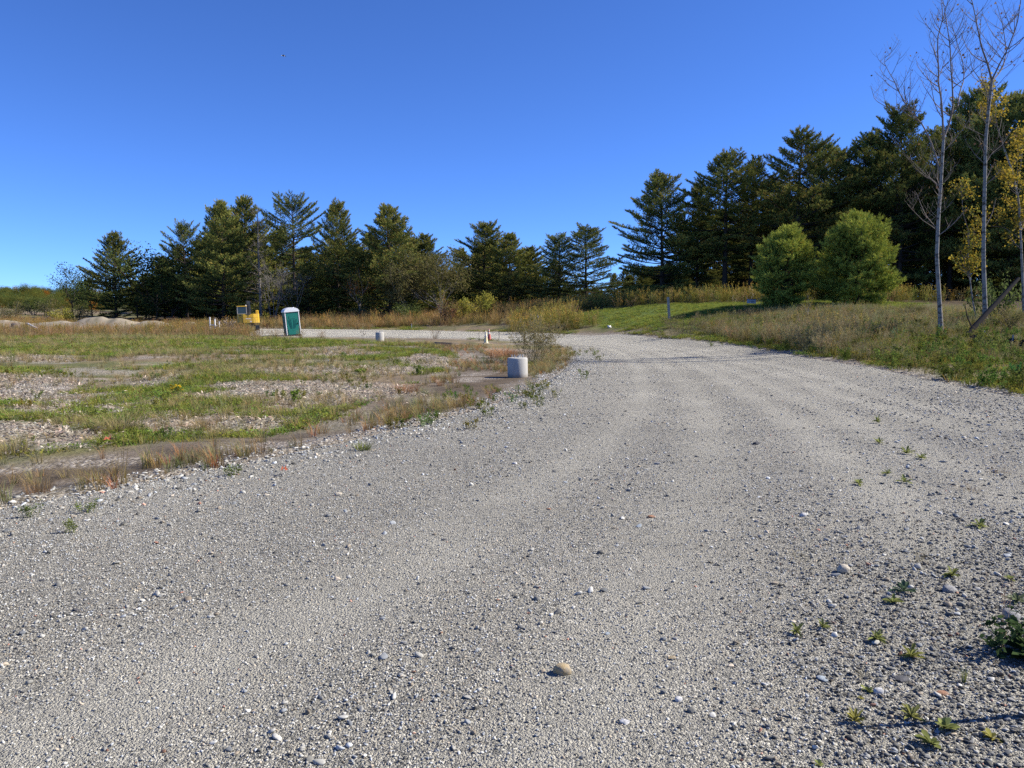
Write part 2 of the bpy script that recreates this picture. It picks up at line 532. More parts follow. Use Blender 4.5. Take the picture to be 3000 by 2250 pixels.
def mat_stone_inst():
    m, nt, b = new_mat('loose_stone')
    t = N(nt, 'ShaderNodeAttribute', attribute_name='tint', attribute_type='INSTANCER')
    tc = N(nt, 'ShaderNodeTexCoord').outputs['Object']
    n1 = noise(nt, tc, 2.5, 3)
    c = mixc(nt, 'MULTIPLY', 1.0, t.outputs['Color'], ramp(nt, n1.outputs[0], [(0.2, (0.75,) * 3), (0.8, (1.25,) * 3)]))
    nt.links.new(c, b.inputs['Base Color']); b.inputs['Roughness'].default_value = 0.8; b.inputs['Specular IOR Level'].default_value = 0.2
    return m
M_STONE_I = mat_stone_inst()

# ------------------------------------------------------------------ scatter of uncountable stuff (instances on points)
def scatter(name, P, rot, scl, idx, tint, protos, label, cat):
    n = len(P)
    me = bpy.data.meshes.new(name); me.vertices.add(n)
    me.vertices.foreach_set('co', np.ascontiguousarray(P, np.float32).ravel())
    for nm, ty, key, v in (('rot', 'FLOAT_VECTOR', 'vector', rot), ('scl', 'FLOAT_VECTOR', 'vector', scl), ('idx', 'INT', 'value', idx)):
        a = me.attributes.new(nm, ty, 'POINT'); a.data.foreach_set(key, np.ascontiguousarray(v, np.int32 if ty == 'INT' else np.float32).ravel())
    a = me.attributes.new('tint', 'FLOAT_COLOR', 'POINT'); a.data.foreach_set('color', np.c_[tint, np.ones(n)].astype(np.float32).ravel())
    o = link(name, me); tag(o, label, cat, kind='stuff')
    pc = bpy.data.collections.new(name + '_pieces')
    for k, pm in enumerate(protos):
        po = bpy.data.objects.new('%s_piece_%02d' % (name, k), pm); pc.objects.link(po)
    g = bpy.data.node_groups.new(name + '_nodes', 'GeometryNodeTree')
    g.interface.new_socket('Geometry', in_out='INPUT', socket_type='NodeSocketGeometry')
    g.interface.new_socket('Geometry', in_out='OUTPUT', socket_type='NodeSocketGeometry')
    gi = g.nodes.new('NodeGroupInput'); go = g.nodes.new('NodeGroupOutput')
    ip = g.nodes.new('GeometryNodeInstanceOnPoints'); ci = g.nodes.new('GeometryNodeCollectionInfo')
    ci.inputs['Collection'].default_value = pc; ci.inputs['Separate Children'].default_value = True; ci.inputs['Reset Children'].default_value = True
    ip.inputs['Pick Instance'].default_value = True
    def na(nm, ty):
        q = g.nodes.new('GeometryNodeInputNamedAttribute'); q.data_type = ty; q.inputs['Name'].default_value = nm
        return [s for s in q.outputs if s.enabled and s.name == 'Attribute'][0]
    e2r = g.nodes.new('FunctionNodeEulerToRotation')
    g.links.new(na('rot', 'FLOAT_VECTOR'), e2r.inputs[0])
    g.links.new(gi.outputs[0], ip.inputs['Points']); g.links.new(ci.outputs[0], ip.inputs['Instance'])
    g.links.new(na('idx', 'INT'), ip.inputs['Instance Index']); g.links.new(e2r.outputs[0], ip.inputs['Rotation'])
    g.links.new(na('scl', 'FLOAT_VECTOR'), ip.inputs['Scale']); g.links.new(ip.outputs[0], go.inputs[0])
    md = o.modifiers.new('scatter', 'NODES'); md.node_group = g
    return o

# ================================================================== THE SETTING
def build_ground():
    ys = [-14.0]
    while ys[-1] < 165: ys.append(ys[-1] + 0.0125 * (max(ys[-1], -8) + 15))
    while ys[-1] < 2600: ys.append(ys[-1] * 1.12)
    ys = np.array(ys); a = np.linspace(-1.35, 1.35, 330)
    X = a[None, :] * (15 + np.maximum(ys, 0))[:, None]; Y = np.repeat(ys[:, None], len(a), 1)
    x = X.ravel(); y = Y.ravel()
    z = ground_z(x, y)
    sd = road_sd(x, y)
    n1 = fbm(x * .25, y * .25, 3, 40); n2 = fbm(x * 1.1, y * 1.1, 3, 41)
    soil = np.array([0.15, 0.12, 0.088]); green = np.array([0.085, 0.105, 0.035]); tan = np.array([0.23, 0.18, 0.105])
    silt = np.array([0.132, 0.116, 0.100]); lawn = np.array([0.105, 0.145, 0.038]); duff = np.array([0.06, 0.045, 0.028])
    def mix(c, k, m): return c * (1 - m[:, None]) + k * m[:, None]
    c = np.repeat(soil[None], len(x), 0)
    c = mix(c, green, sstep(0.35, 0.6, n1) * 0.75); c = mix(c, tan, sstep(0.45, 0.7, n2) * 0.6)
    right = sstep(0, 6, sd) * (x > 4)
    c = mix(c, np.array([0.10, 0.095, 0.045]), right * .8)
    m = soft(SILT, x, y, 0.55, 1.1, 3)
    c = mix(c, silt * np.array([1, .96, .9]), m)
    c = mix(c, np.array([.085, .066, .046]), m * sstep(.45, .68, fbm(x * .6, y * .6, 3, 44)) * .8)
    c = mix(c, lawn, soft(LAWN, x, y, 1.0, 1.5, 4))
    fl = sstep(86, 97, y) * (x > -60) ; fl = np.maximum(fl, sstep(4, 14, x - 22 - 0.05 * (60 - y)) * sstep(20, 35, y) * (y > 45)); fl = np.maximum(fl, sstep(78, 88, y + 0.15 * (x - 12)) * (x > 12))
    c = mix(c, duff, np.clip(fl, 0, 1) * (1 - soft(LAWN, x, y, 1, 1.5, 4)))
    c = mix(c, np.array([0.08, 0.09, 0.035]), sstep(170, 230, y))
    chip = chips_mask(x, y) * (1 - m)
    chip = np.maximum(chip, 0.7 * sstep(0.52, 0.66, fbm(x * .55, y * .55, 3, 77)) * (x < 2) * (y < 60) * (1 - m))
    chip = np.maximum(chip, 0.9 * (1 - sstep(0.1, 1.0, sd)) * (1 - 0.5 * m))
    chip = np.maximum(chip, .75 * m * sstep(.5, .62, fbm(x * .9, y * .9, 3, 46)))
    nr, nc = len(ys), len(a)
    i = np.arange(nr - 1)[:, None] * nc + np.arange(nc - 1)[None]
    Fq = np.stack([i, i + 1, i + nc + 1, i + nc], -1).reshape(-1, 4)
    me = make_mesh('ground', np.c_[x, y, z], Fq, c, True, {'chip': chip})
    me.materials.append(M_GROUND)
    return tag(link('ground', me), 'open building site ground with silt strip, weedy field, lawn bank and forest floor', 'ground', kind='structure')
ground = build_ground()

def build_road():
    nt_, ns = 260, 110
    Lr = resample(LW, nt_); Rr = resample(RW, nt_)
    s = np.linspace(-0.008, 1.008, ns)
    P = Lr[:, None, :] * (1 - s)[None, :, None] + Rr[:, None, :] * s[None, :, None]
    x = P[..., 0].ravel(); y = P[..., 1].ravel()
    z = road_z(x, y)
    ss = np.repeat(s[None], nt_, 0).ravel(); tt = np.repeat(np.linspace(0, 1, nt_)[:, None], ns, 1).ravel()
    dl = dist_poly(LW[::2], x, y, False); dr = dist_poly(RW[::2], x, y, False); sw = dl / (dl + dr) + 0.03 * (fbm(x * .15, y * .15, 2, 61) - .5)
    dust = np.zeros(len(x))
    for c0, w in ((0.26, .028), (0.36, .03), (0.47, .026), (0.55, .03), (0.65, .026), (0.73, .024)):
        dust = np.maximum(dust, np.exp(-((sw - c0) / w) ** 2) * (0.55 + 0.45 * vnoise(tt * 14, ss * 3, int(c0 * 100))))
    dust *= 1 - sstep(0.78, 0.95, ss)
    i = np.arange(nt_ - 1)[:, None] * ns + np.arange(ns - 1)[None]
    Fq = np.stack([i, i + 1, i + ns + 1, i + ns], -1).reshape(-1, 4)
    me = make_mesh('gravel_road', np.c_[x, y, z], Fq, None, True, {'dust': dust})
    me.materials.append(M_ROAD)
    return tag(link('gravel_road', me), 'wide grey gravel road curving from the foreground round to the far side', 'road', kind='structure')
road = build_road()

M_SAND = mat_plain('pale_dirt', (0.285, 0.245, 0.185), 0.95, 0.25, 1.3, 0.1, dirt=(0.17, 0.15, 0.085), dirt_amt=0.95, bmp=0.8)
def mound(name, px, d, wx, wy, h, seed, label, peaks):
    c = pix(px, 950, d); cx, cy = c[0], d
    u = np.linspace(-1, 1, 80); v = np.linspace(-1, 1, 44)
    U, V_ = np.meshgrid(u, v)
    x = (cx + U * wx / 2).ravel(); y = (cy + V_ * wy / 2).ravel(); U = U.ravel(); V_ = V_.ravel()
    hh = np.zeros(len(x))
    for (pu, pv, ph, pw) in peaks:
        hh = np.maximum(hh, ph * np.exp(-(((U - pu) / pw) ** 2 + ((V_ - pv) / 0.42) ** 2)))
    hh = h * hh * (0.78 + 0.4 * fbm(x * .55, y * .55, 3, seed)) + 0.30 * (fbm(x * 1.1, y * 1.1, 4, seed + 3) - .5)
    edge = np.maximum(np.abs(U), np.abs(V_))
    z = ground_z(x, y) + hh - 0.35 * sstep(0.75, 1.0, edge)
    i = np.arange(43)[:, None] * 80 + np.arange(79)[None]
    Fq = np.stack([i, i + 1, i + 81, i + 80], -1).reshape(-1, 4)
    me = make_mesh(name, np.c_[x, y, z], Fq, None, True); me.materials.append(M_SAND)
    return tag(link(name, me), label, 'mound', kind='structure')
mound('dirt_mound', 280, 82, 19, 7, 1.3, 3, 'long pale heap of dirt at the far side of the field', [(0.0, 0, 1.0, .36), (.28, 0, .98, .34), (-0.42, .1, .7, .42), (0.62, -.1, .7, .36)])
mound('dirt_mound', 560, 80, 4.5, 3.0, 0.75, 8, 'small pale dirt heap left of the white pipe stakes', [(0, 0, 1, .45)])
mound('dirt_mound', 10, 88, 9, 5, 0.9, 12, 'low pale dirt heap at the left edge of the photo', [(0, 0, 1, .6)])

# ================================================================== LOOSE STONES
def ico():
    t = (1 + 5 ** .5) / 2
    V = nrm(np.array([(-1, t, 0), (1, t, 0), (-1, -t, 0), (1, -t, 0), (0, -1, t), (0, 1, t), (0, -1, -t), (0, 1, -t), (t, 0, -1), (t, 0, 1), (-t, 0, -1), (-t, 0, 1)], float))
    Fs = np.array([(0, 11, 5), (0, 5, 1), (0, 1, 7), (0, 7, 10), (0, 10, 11), (1, 5, 9), (5, 11, 4), (11, 10, 2), (10, 7, 6), (7, 1, 8), (3, 9, 4), (3, 4, 2), (3, 2, 6), (3, 6, 8), (3, 8, 9), (4, 9, 5), (2, 4, 11), (6, 2, 10), (8, 6, 7), (9, 8, 1)])
    return V, Fs
def subdiv(V, Fs):
    V = [tuple(p) for p in V]; cache = {}; out = []
    def mid(a, b):
        k = (min(a, b), max(a, b))
        if k not in cache:
            p = np.array(V[a]) + np.array(V[b]); V.append(tuple(p / np.linalg.norm(p))); cache[k] = len(V) - 1
        return cache[k]
    for a, b, c in Fs:
        ab, bc, ca = mid(a, b), mid(b, c), mid(c, a)
        out += [(a, ab, ca), (b, bc, ab), (c, ca, bc), (ab, bc, ca)]
    return np.array(V), np.array(out)
def stone_mesh(seed, flat=0.6, sub=0, angular=True, mat=None):
    r = rngs(seed); V, Fs = ico()
    for _ in range(sub): V, Fs = subdiv(V, Fs)
    V = V.copy()
    if angular:
        for k in range(11):
            n = nrm(r.normal(size=3)); d = r.uniform(.45, .8)
            q = V @ n; V -= np.maximum(q - d, 0)[:, None] * n
    else:
        for k in range(4):
            n = nrm(r.normal(size=3)); V += 0.10 * np.sin(2.2 * (V @ n) + r.uniform(0, 6))[:, None] * V
    V *= 1 + r.uniform(-.08, .08, (len(V), 1))
    V *= np.array([r.uniform(.85, 1.25), r.uniform(.65, .95), flat * r.uniform(.8, 1.2)])
    me = make_mesh('stone', V, Fs, None, not angular and sub > 0)
    me.materials.append(mat or M_STONE_I)
    return me
STONES_A = [stone_mesh(100 + k, 0.62, 0) for k in range(6)]
STONES_B = [stone_mesh(200 + k, 0.6, 1) for k in range(8)]
STONES_F = [stone_mesh(300 + k, 0.36, 1) for k in range(6)]

def stone_tints(r, n, dark=0.0):
    g = np.clip(r.lognormal(-1.25 - dark, 0.5, n), .055, .52)
    c = g[:, None] * np.array([1.03, 1.005, .895])
    k = r.random(n)
    c = np.where((k < .10)[:, None], g[:, None] * np.array([1.12, .95, .72]), c)
    c = np.where(((k > .10) & (k < .32))[:, None], g[:, None] * np.array([.92, .965, .98]), c)
    c = np.where((k > .993)[:, None], g[:, None] * np.array([1.35, .72, .5]), c)
    return c
def in_view(x, y, z, mx=120, top=0):
    px, py = proj(x, y, z)
    return (px > -mx) & (px < 3000 + mx) & (py < 2250 + mx) & (py > top)
def sample_box(r, x0, x1, y0, y1, dens):
    n = int((x1 - x0) * (y1 - y0) * dens)
    return r.uniform(x0, x1, n), r.uniform(y0, y1, n)

TRACKS = ((0.26, .028), (0.36, .03), (0.47, .026), (0.55, .03), (0.65, .026), (0.73, .024))
def track(x, y):
    dl = dist_poly(LW[::2], x, y, False); dr = dist_poly(RW[::2], x, y, False); sw = dl / (dl + dr) + 0.03 * (fbm(x * .15, y * .15, 2, 61) - .5)
    m = np.zeros(np.shape(x))
    for c0, w in TRACKS: m = np.maximum(m, np.exp(-((sw - c0) / w) ** 2))
    return m
def gravel():
    r = rngs(7)
    P, SC, IX, TN = [], [], [], []
    def put(x, y, rad_lo, rad_hi, ids, sink=0.25, dark=0.0, pw=2.2):
        z = surf_z(x, y)
        m = in_view(x, y, z)
        x, y, z = x[m], y[m], z[m]
        rad = rad_lo + (rad_hi - rad_lo) * r.random(len(x)) ** pw
        P.append(np.c_[x, y, z + rad * (0.42 - sink)]); SC.append(rad[:, None] * r.uniform(.8, 1.2, (len(x), 3))); IX.append(r.choice(ids, len(x))); TN.append(stone_tints(r, len(x), dark if np.isscalar(dark) else dark[m]))
    A = np.arange(6); B = np.arange(6, 14); Fl = np.arange(14, 20)
    # the closest road surface: small crushed stone everywhere, fewer in the packed wheel tracks
    x, y = sample_box(r, -8, 8, 2.3, 11, 3300)
    keep = (np.abs(x) < 0.70 * y + .25) & (r.random(len(x)) < np.clip(1.2 - 0.075 * y, .3, 1) * (0.45 + 0.75 * fbm(x * 1.3, y * 1.3, 3, 71)))
    x, y = x[keep], y[keep]; k = (road_sd(x, y) < -0.02) & (r.random(len(x)) > .5 * track(x, y)); put(x[k], y[k], .003, .0098, A, .05, -.06, 1.7)
    x, y = sample_box(r, -11, 13, 2.3, 17, 240)
    keep = (np.abs(x) < 0.70 * y + .25) & (r.random(len(x)) < 1.1 * sstep(.44, .66, fbm(x * .5, y * .5, 3, 72)) * (1 - .7 * track(x, y)) + .08)
    x, y = x[keep], y[keep]; k = (road_sd(x, y) < 0.1) & (r.random(len(x)) > .8 * track(x, y)); put(x[k], y[k], .007, .021, np.r_[A, B, Fl], .15, .2, 3.2)
    x, y = sample_box(r, -13, 26, 2.3, 48, 19)
    keep = (np.abs(x) < 0.70 * y + .25); x, y = x[keep], y[keep]
    k = (road_sd(x, y) < 0.1) & (r.random(len(x)) > .8 * track(x, y)); put(x[k], y[k], .012, .032, np.r_[B, Fl], .15, .15, 3)
    # stony left shoulder along the road edge
    x, y = sample_box(r, -9, 6, 4, 34, 420)
    dL = dist_poly(LW[::2], x, y, False); ins = road_sd(x, y)
    k = (r.random(len(x)) < np.exp(-((dL - 0.1) / np.where(ins < 0, .85, .35)) ** 2) * (.25 + .9 * fbm(x * .9, y * .9, 3, 73)))
    put(x[k], y[k], .008, .036, np.r_[B, Fl], .3, .05, 3.0)
    # coarse dark slate chips towards the right edge close to the camera
    x, y = sample_box(r, .6, 6, 2.3, 7, 3000)
    w = sstep(0.22, 0.68, x / y) * (1 - sstep(2.6, 7.0, y))
    k = r.random(len(x)) < w
    put(x[k], y[k], .005, .018, Fl, .05, 0.75)
    x, y = sample_box(r, 2, 13, 3, 20, 80)
    w = sstep(0.35, 0.65, x / y)
    k = (r.random(len(x)) < w) & (road_sd(x, y) < .4)
    put(x[k], y[k], .009, .032, np.r_[Fl, B], .2, 0.25)
    # gravel spilled around the concrete base and over the chip patches of the field
    x, y = sample_box(r, -18, 2, 11, 40, 90)
    k = (r.random(len(x)) < chips_mask(x, y)) & (road_sd(x, y) > .2)
    put(x[k], y[k], .008, .03, Fl, .25, -0.2, 3)
    P = np.concatenate(P); SC = np.concatenate(SC); IX = np.concatenate(IX); TN = np.concatenate(TN)
    rot = np.c_[r.normal(0, .3, len(P)), r.normal(0, .3, len(P)), r.uniform(0, 6.283, len(P))]
    print('gravel', len(P))
    scatter('gravel', P, rot, SC, IX, TN, STONES_A + STONES_B + STONES_F, 'loose crushed grey gravel covering the road, its shoulders and bare patches', 'gravel')
gravel()

def mat_rock(name, c, c2):
    m, nt, b = new_mat(name)
    tc = N(nt, 'ShaderNodeTexCoord').outputs['Object']
    n1 = noise(nt, tc, 1.4, 5, .65); n2 = noise(nt, tc, 9, 4, .7)
    col = mixc(nt, 'MIX', ramp(nt, n1.outputs[0], [(.35, (0, 0, 0)), (.65, (1, 1, 1))]), c, c2)
    col = mixc(nt, 'MULTIPLY', 1.0, col, ramp(nt, n2.outputs[0], [(.25, (.7,) * 3), (.75, (1.25,) * 3)]))
    nt.links.new(col, b.inputs['Base Color']); b.inputs['Roughness'].default_value = .8
    bump(nt, n2.outputs[0], .4, .15, b)
    return m
ROCKM = {'grey': mat_rock('grey_rock', (.20, .20, .20), (.33, .325, .31)), 'tan': mat_rock('tan_rock', (.42, .31, .15), (.30, .265, .21)), 'white': mat_rock('white_rock', (.60, .59, .57), (.42, .42, .42)),
         'dark': mat_rock('dark_rock', (.055, .056, .062), (.10, .10, .105)), 'rust': mat_rock('rust_rock', (.34, .16, .08), (.26, .17, .12)), 'cream': mat_rock('cream_rock', (.52, .46, .36), (.42, .38, .31)), 'blue': mat_rock('blue_rock', (.32, .37, .40), (.24, .27, .30))}
def stone_parts():
    r = rngs(19)
    ms = {}
    keys = ['grey'] * 6 + ['white'] * 1 + ['dark'] * 6 + ['cream'] * 2 + ['blue'] * 2 + ['rust']
    for k in sorted(set(keys)):
        ms[k] = [stone_mesh(400 + 7 * j + len(k), (.35 if k in ('dark', 'blue') else .6), 1, True, ROCKM[k]) for j in range(3)]
    n = 0
    while n < 260:
        px = r.uniform(10, 2990); py = 1290 + 950 * r.random() ** .8
        q = on_ground(px, py, road_z)
        if road_sd(q[0], q[1]) > -0.1 or fbm(np.array(q[0] * 1.1), np.array(q[1] * 1.1), 2, 90) < .42: continue
        k = keys[r.integers(len(keys))]
        o = link('stone', ms[k][r.integers(3)], road)
        s = r.uniform(.6, 1.0) * (8 + 16 * r.random() ** 3) / F * q[1] * .62
        s = min(s, .055)
        o.scale = (s * r.uniform(.8, 1.4), s, s * r.uniform(.7, 1))
        o.location = (q[0], q[1], q[2] + s * .12); o.rotation_euler = (r.normal(0, .2), r.normal(0, .2), r.uniform(0, 6.28))
        n += 1
stone_parts()
def rock(px, py, wpx, key, label, flat=.65, ang=False, seed=0, rz=None):
    q = on_ground(px, py, surf_z)
    me = stone_mesh(600 + seed + int(px), flat, 2, ang, ROCKM[key])
    o = link('rock', me); s = wpx / F * q[1] / 2
    o.scale = (s, s, s); o.location = (q[0], q[1], q[2] + s * flat * .45); o.rotation_euler = (0.1, .05, rz if rz is not None else 0.3)
    return tag(o, label, 'rock', 'loose rocks on the gravel road')
rock(1650, 1970, 54, 'tan', 'yellowish brown fist-sized rock alone on the near gravel', .7, False, 1)
rock(1830, 2118, 40, 'white', 'bright white jagged rock near the bottom of the photo', .6, True, 2)
rock(1987, 2052, 24, 'white', 'small round white pebble beside the yellowish plant at the bottom', .9, False, 3)
rock(2473, 1676, 38, 'cream', 'rounded beige cobble on the right side of the road', .75, False, 4)
rock(2968, 1812, 46, 'grey', 'smooth round grey cobble at the right edge of the photo', .8, False, 5)
rock(2217, 1302, 24, 'dark', 'dark lump of rock in the middle distance of the road', .7, True, 6)
rock(2640, 1992, 62, 'dark', 'long flat dark slate slab among the near right weeds', .3, True, 7, 0.2)
rock(2760, 2036, 34, 'rust', 'orange brown flat stone near the bottom right corner', .45, False, 8)
rock(2412, 1990, 40, 'blue', 'flat pale blue slate chip left of the near weeds', .25, True, 9)
rock(2572, 2030, 28, 'white', 'pale round pebble between the near right weeds', .8, False, 10)
rock(990, 1452, 20, 'cream', 'small cream rock on the left half of the road', .7, False, 11)
rock(2785, 1732, 40, 'grey', 'flat light grey cobble behind the near right weeds', .5, False, 12)
rock(2352, 1512, 26, 'white', 'pale cobble lying on the mid part of the road', .55, False, 13)
rock(1908, 1515, 20, 'rust', 'small reddish stone in the middle of the road', .5, False, 14)
rock(1968, 1930, 26, 'tan', 'tan broken stone right of the yellowish brown rock', .5, True, 15)

# ================================================================== TREES AND PLANTS: builders
def needles(P, D, n, L, Wd, spread, col, r, cj=0.25):
    M = len(P)
    d = nrm(np.repeat(nrm(D), n, 0) + spread * r.normal(size=(M * n, 3)))
    b = np.repeat(P, n, 0) + 0.03 * r.normal(size=(M * n, 3))
    side = nrm(np.cross(d, r.normal(size=(M * n, 3)))) * (Wd * .5)
    l = L * r.uniform(.65, 1.2, (M * n, 1))
    V = np.stack([b - side, b + side, b + d * l], 1).reshape(-1, 3)
    Fs = np.arange(M * n * 3).reshape(-1, 3)
    c = np.repeat(col, n, 0) * r.uniform(1 - cj, 1 + cj, (M * n, 1))
    return V, Fs, np.repeat(c, 3, 0)
def quads(P, Nn, size, col, r, asp=0.7, cj=.25):
    """leaf-shaped faces (a diamond bent along its middle) at P facing Nn"""
    M = len(P); Nn = nrm(Nn)
    a = nrm(np.cross(Nn, r.normal(size=(M, 3)))); b = np.cross(Nn, a)
    s = size * r.uniform(.6, 1.25, (M, 1)) if np.isscalar(size) else size[:, None]
    V = np.stack([P - a * s * .5, P + b * s * asp * .5 + Nn * s * .08, P + a * s * .5, P - b * s * asp * .5 + Nn * s * .08], 1).reshape(-1, 3)
    Fs = np.arange(M * 4).reshape(-1, 4)
    c = col * r.uniform(1 - cj, 1 + cj, (M, 1))
    return V, Fs, np.repeat(c, 4, 0)

class Wood:
    def __init__(s): s.V = []; s.F = []; s.n = 0
    def add(s, P, R, n=5):
        V, Fq = tube(P, R, n); s.V.append(V); s.F.append(Fq + s.n); s.n += len(V)
    def mesh(s, name, mat):
        me = make_mesh(name, np.concatenate(s.V), np.concatenate(s.F), None, True); me.materials.append(mat); return me

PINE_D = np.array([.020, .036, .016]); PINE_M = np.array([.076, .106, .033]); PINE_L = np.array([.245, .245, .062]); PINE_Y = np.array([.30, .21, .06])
def pine(seed, H=16.0, cb=.14, R=4.2, whorl=.66, nb=(3, 6), yellow=.06, pw=1.4, droop=0.0, open_=1.0, nl=.27, nw=.06, dead=10, gap=.1, blue=0.0, gain=1.0, hue=(1, 1, 1), vsp=(-.10, .24)):
    r = rngs(seed); wood = Wood()
    k = 12; tz = np.linspace(-.3, H * .985, k)
    sway = np.cumsum(r.normal(0, .05, (k, 2)), 0) * np.linspace(0, 1, k)[:, None]
    TP = np.c_[sway, tz]; TR = np.interp(tz / H, [0, .03, .5, 1], [.021 * H, .0165 * H, .0095 * H, .0012 * H])
    wood.add(TP, TR, 8)
    tp, td, tc = [], [], []
    up = np.array([0, 0, 1.0])
    z = cb * H
    az0 = 0.0; lob = r.uniform(0, 6.28)
    while z < H * .985:
        t = (z - cb * H) / (H * (1 - cb))
        Lr = R * (min(1.0, .55 + 1.8 * t) * (1 - t ** pw) ** .95 + .03)
        n = int(r.integers(nb[0], nb[1] + 1)) if t < .82 else 6
        az0 += 1.1
        Lr *= .82 + .36 * float(vnoise(np.array(z * .55), np.array(seed * 3.3), seed))
        for b in range(n):
            if r.random() < gap: continue
            az = az0 + 2 * math.pi * b / n + r.normal(0, .28)
            L = Lr * r.uniform(.68, 1.12) * (1 + .18 * math.sin(2 * az + lob + z * .35))
            el = math.radians(-6 - 8 * droop + (50 + 8 * droop) * t ** 1.4 + r.normal(0, 7))
            s = np.linspace(0, 1, 6)
            zz = z + r.uniform(-.22, .22)
            h = np.array([math.cos(az), math.sin(az), 0])
            bend = r.normal(0, .12)
            hp = h[None] * (s * L * math.cos(el))[:, None] + np.cross(up, h)[None] * (bend * L * s ** 2)[:, None]
            vz = s * L * math.sin(el) + L * (.16 - .1 * droop) * s ** 2.4 - L * droop * .14 * s
            bx = np.interp(zz, tz, TP[:, 0]); by = np.interp(zz, tz, TP[:, 1])
            P = np.c_[hp[:, 0] + bx, hp[:, 1] + by, zz + vz]
            wood.add(P, np.linspace(.013 * L + .012, .006, 6), 4)
            T = nrm(np.gradient(P, axis=0))
            m = max(4, int(L * 7.2 * open_))
            u = np.clip(np.linspace(.16 + .14 * (1 - t), 1, m) + r.normal(0, .02, m), .1, 1)
            p0 = np.c_[[np.interp(u, s, P[:, q]) for q in range(3)]].T; tg = np.c_[[np.interp(u, s, T[:, q]) for q in range(3)]].T
            side = np.where(np.arange(m) % 2 == 0, 1, -1)[:, None]
            lat = nrm(np.cross(np.repeat(up[None], m, 0), tg)) * side
            l = np.clip((.46 * L * (1 - u) + .34) * r.uniform(.6, 1.2, m), .15, 1.7)
            dr = nrm(tg * .72 + lat * .82 + up * r.uniform(vsp[0], vsp[1], (m, 1)))
            dr[-1] = tg[-1]
            for fr in (.28, .52, .76, 1.0):
                q = p0 + dr * (l * fr)[:, None]
                q[:, 2] += .10 * l * fr ** 2
                tp.append(q); td.append(dr + up * .30)
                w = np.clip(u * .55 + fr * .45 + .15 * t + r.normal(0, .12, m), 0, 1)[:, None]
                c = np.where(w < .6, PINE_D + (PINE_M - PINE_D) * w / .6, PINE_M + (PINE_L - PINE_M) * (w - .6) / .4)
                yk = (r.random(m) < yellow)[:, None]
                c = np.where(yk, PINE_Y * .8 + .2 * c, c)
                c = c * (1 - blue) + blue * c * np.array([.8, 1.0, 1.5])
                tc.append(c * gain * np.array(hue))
        z += whorl * r.uniform(.75, 1.25) * (1 - .45 * t)
    for d in range(dead):
        zz = r.uniform(.06, max(cb, .12)) * H; az = r.uniform(0, 6.28); L = r.uniform(.6, .5 * R)
        P = np.array([[0, 0, zz], [math.cos(az) * L * .5, math.sin(az) * L * .5, zz + .02 * L], [math.cos(az) * L, math.sin(az) * L, zz - .05 * L]])
        wood.add(P, [.03, .018, .006], 3)
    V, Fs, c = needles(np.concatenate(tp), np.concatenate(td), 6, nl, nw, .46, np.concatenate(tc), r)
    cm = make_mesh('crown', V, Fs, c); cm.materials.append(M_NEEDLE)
    return wood.mesh('trunk', M_BARK), cm, H

def grow(r, wood, P0, D0, L, R, depth, tips, up=.25, spread=.6, kids=(2, 4), ratio=.62, sides=5, wig=.10):
    k = 5; P = [np.array(P0, float)]; d = nrm(np.array(D0, float))
    for i in range(k - 1):
        d = nrm(d + wig * r.normal(size=3) + np.array([0, 0, up * .25])); P.append(P[-1] + d * L / (k - 1))
    P = np.array(P)
    wood.add(P, np.linspace(R, R * .55, k), sides)
    if depth == 0:
        tips.append((P[1:], d)); return
    n = int(r.integers(kids[0], kids[1] + 1))
    for j in range(n):
        u = r.uniform(.35, 1) if j else 1.0
        i = u * (k - 1); a = int(min(i, k - 2)); q = P[a] + (P[a + 1] - P[a]) * (i - a)
        dd = nrm(d + spread * r.normal(size=3) + np.array([0, 0, up]))
        grow(r, wood, q, dd, L * ratio * r.uniform(.75, 1.2), R * (.62 if j else .7) * (1 - .25 * (1 - u)), depth - 1, tips, up, spread, kids, ratio, max(3, sides - 1), wig)

def broadleaf(seed, H=9.0, R=3.0, cols=((.09, .12, .03),), leaf=.16, per=26, depth=3, trunk_mat=None, cl=.55, stems=1, fork=.3, up=.2):
    r = rngs(seed); wood = Wood(); tips = []
    for s in range(stems):
        D = np.array([r.normal(0, .35 if stems > 1 else .06), r.normal(0, .35 if stems > 1 else .06), 1.0])
        base = np.array([r.normal(0, .15), r.normal(0, .15), -.2]) if stems > 1 else np.array([0, 0, -.3])
        L0 = H * fork
        top = base + nrm(D) * L0
        wood.add(np.array([base, base + (top - base) * .5, top]), [.014 * H / stems ** .5, .012 * H / stems ** .5, .010 * H / stems ** .5], 6)
        for j in range(5 if stems == 1 else 3):
            a = r.uniform(0, 6.28); e = r.uniform(.25, 1.3)
            grow(r, wood, top - nrm(D) * r.uniform(0, .4) * L0, (math.cos(a) * R / H * 1.9, math.sin(a) * R / H * 1.9, e), H * .30, .008 * H / stems ** .5, depth - 1, tips, up, .62, (2, 4), .66, 5)
    pts = np.concatenate([t[0] for t in tips])
    P = np.repeat(pts, per // 4, 0) + cl * np.clip(r.normal(size=(len(pts) * (per // 4), 3)), -1.15, 1.15) * np.array([1, 1, .7])
    cols = np.array(cols); ci = np.repeat(r.integers(0, len(cols), len(pts)), per // 4)
    V, Fs, c = quads(P, r.normal(size=P.shape) + np.array([0, 0, .7]), leaf, cols[ci], r)
    cm = make_mesh('crown', V, Fs, c); cm.materials.append(M_LEAF)
    H2 = float(np.percentile(P[:, 2], 99.3))
    return wood.mesh('trunk', trunk_mat or M_BARK), cm, H2

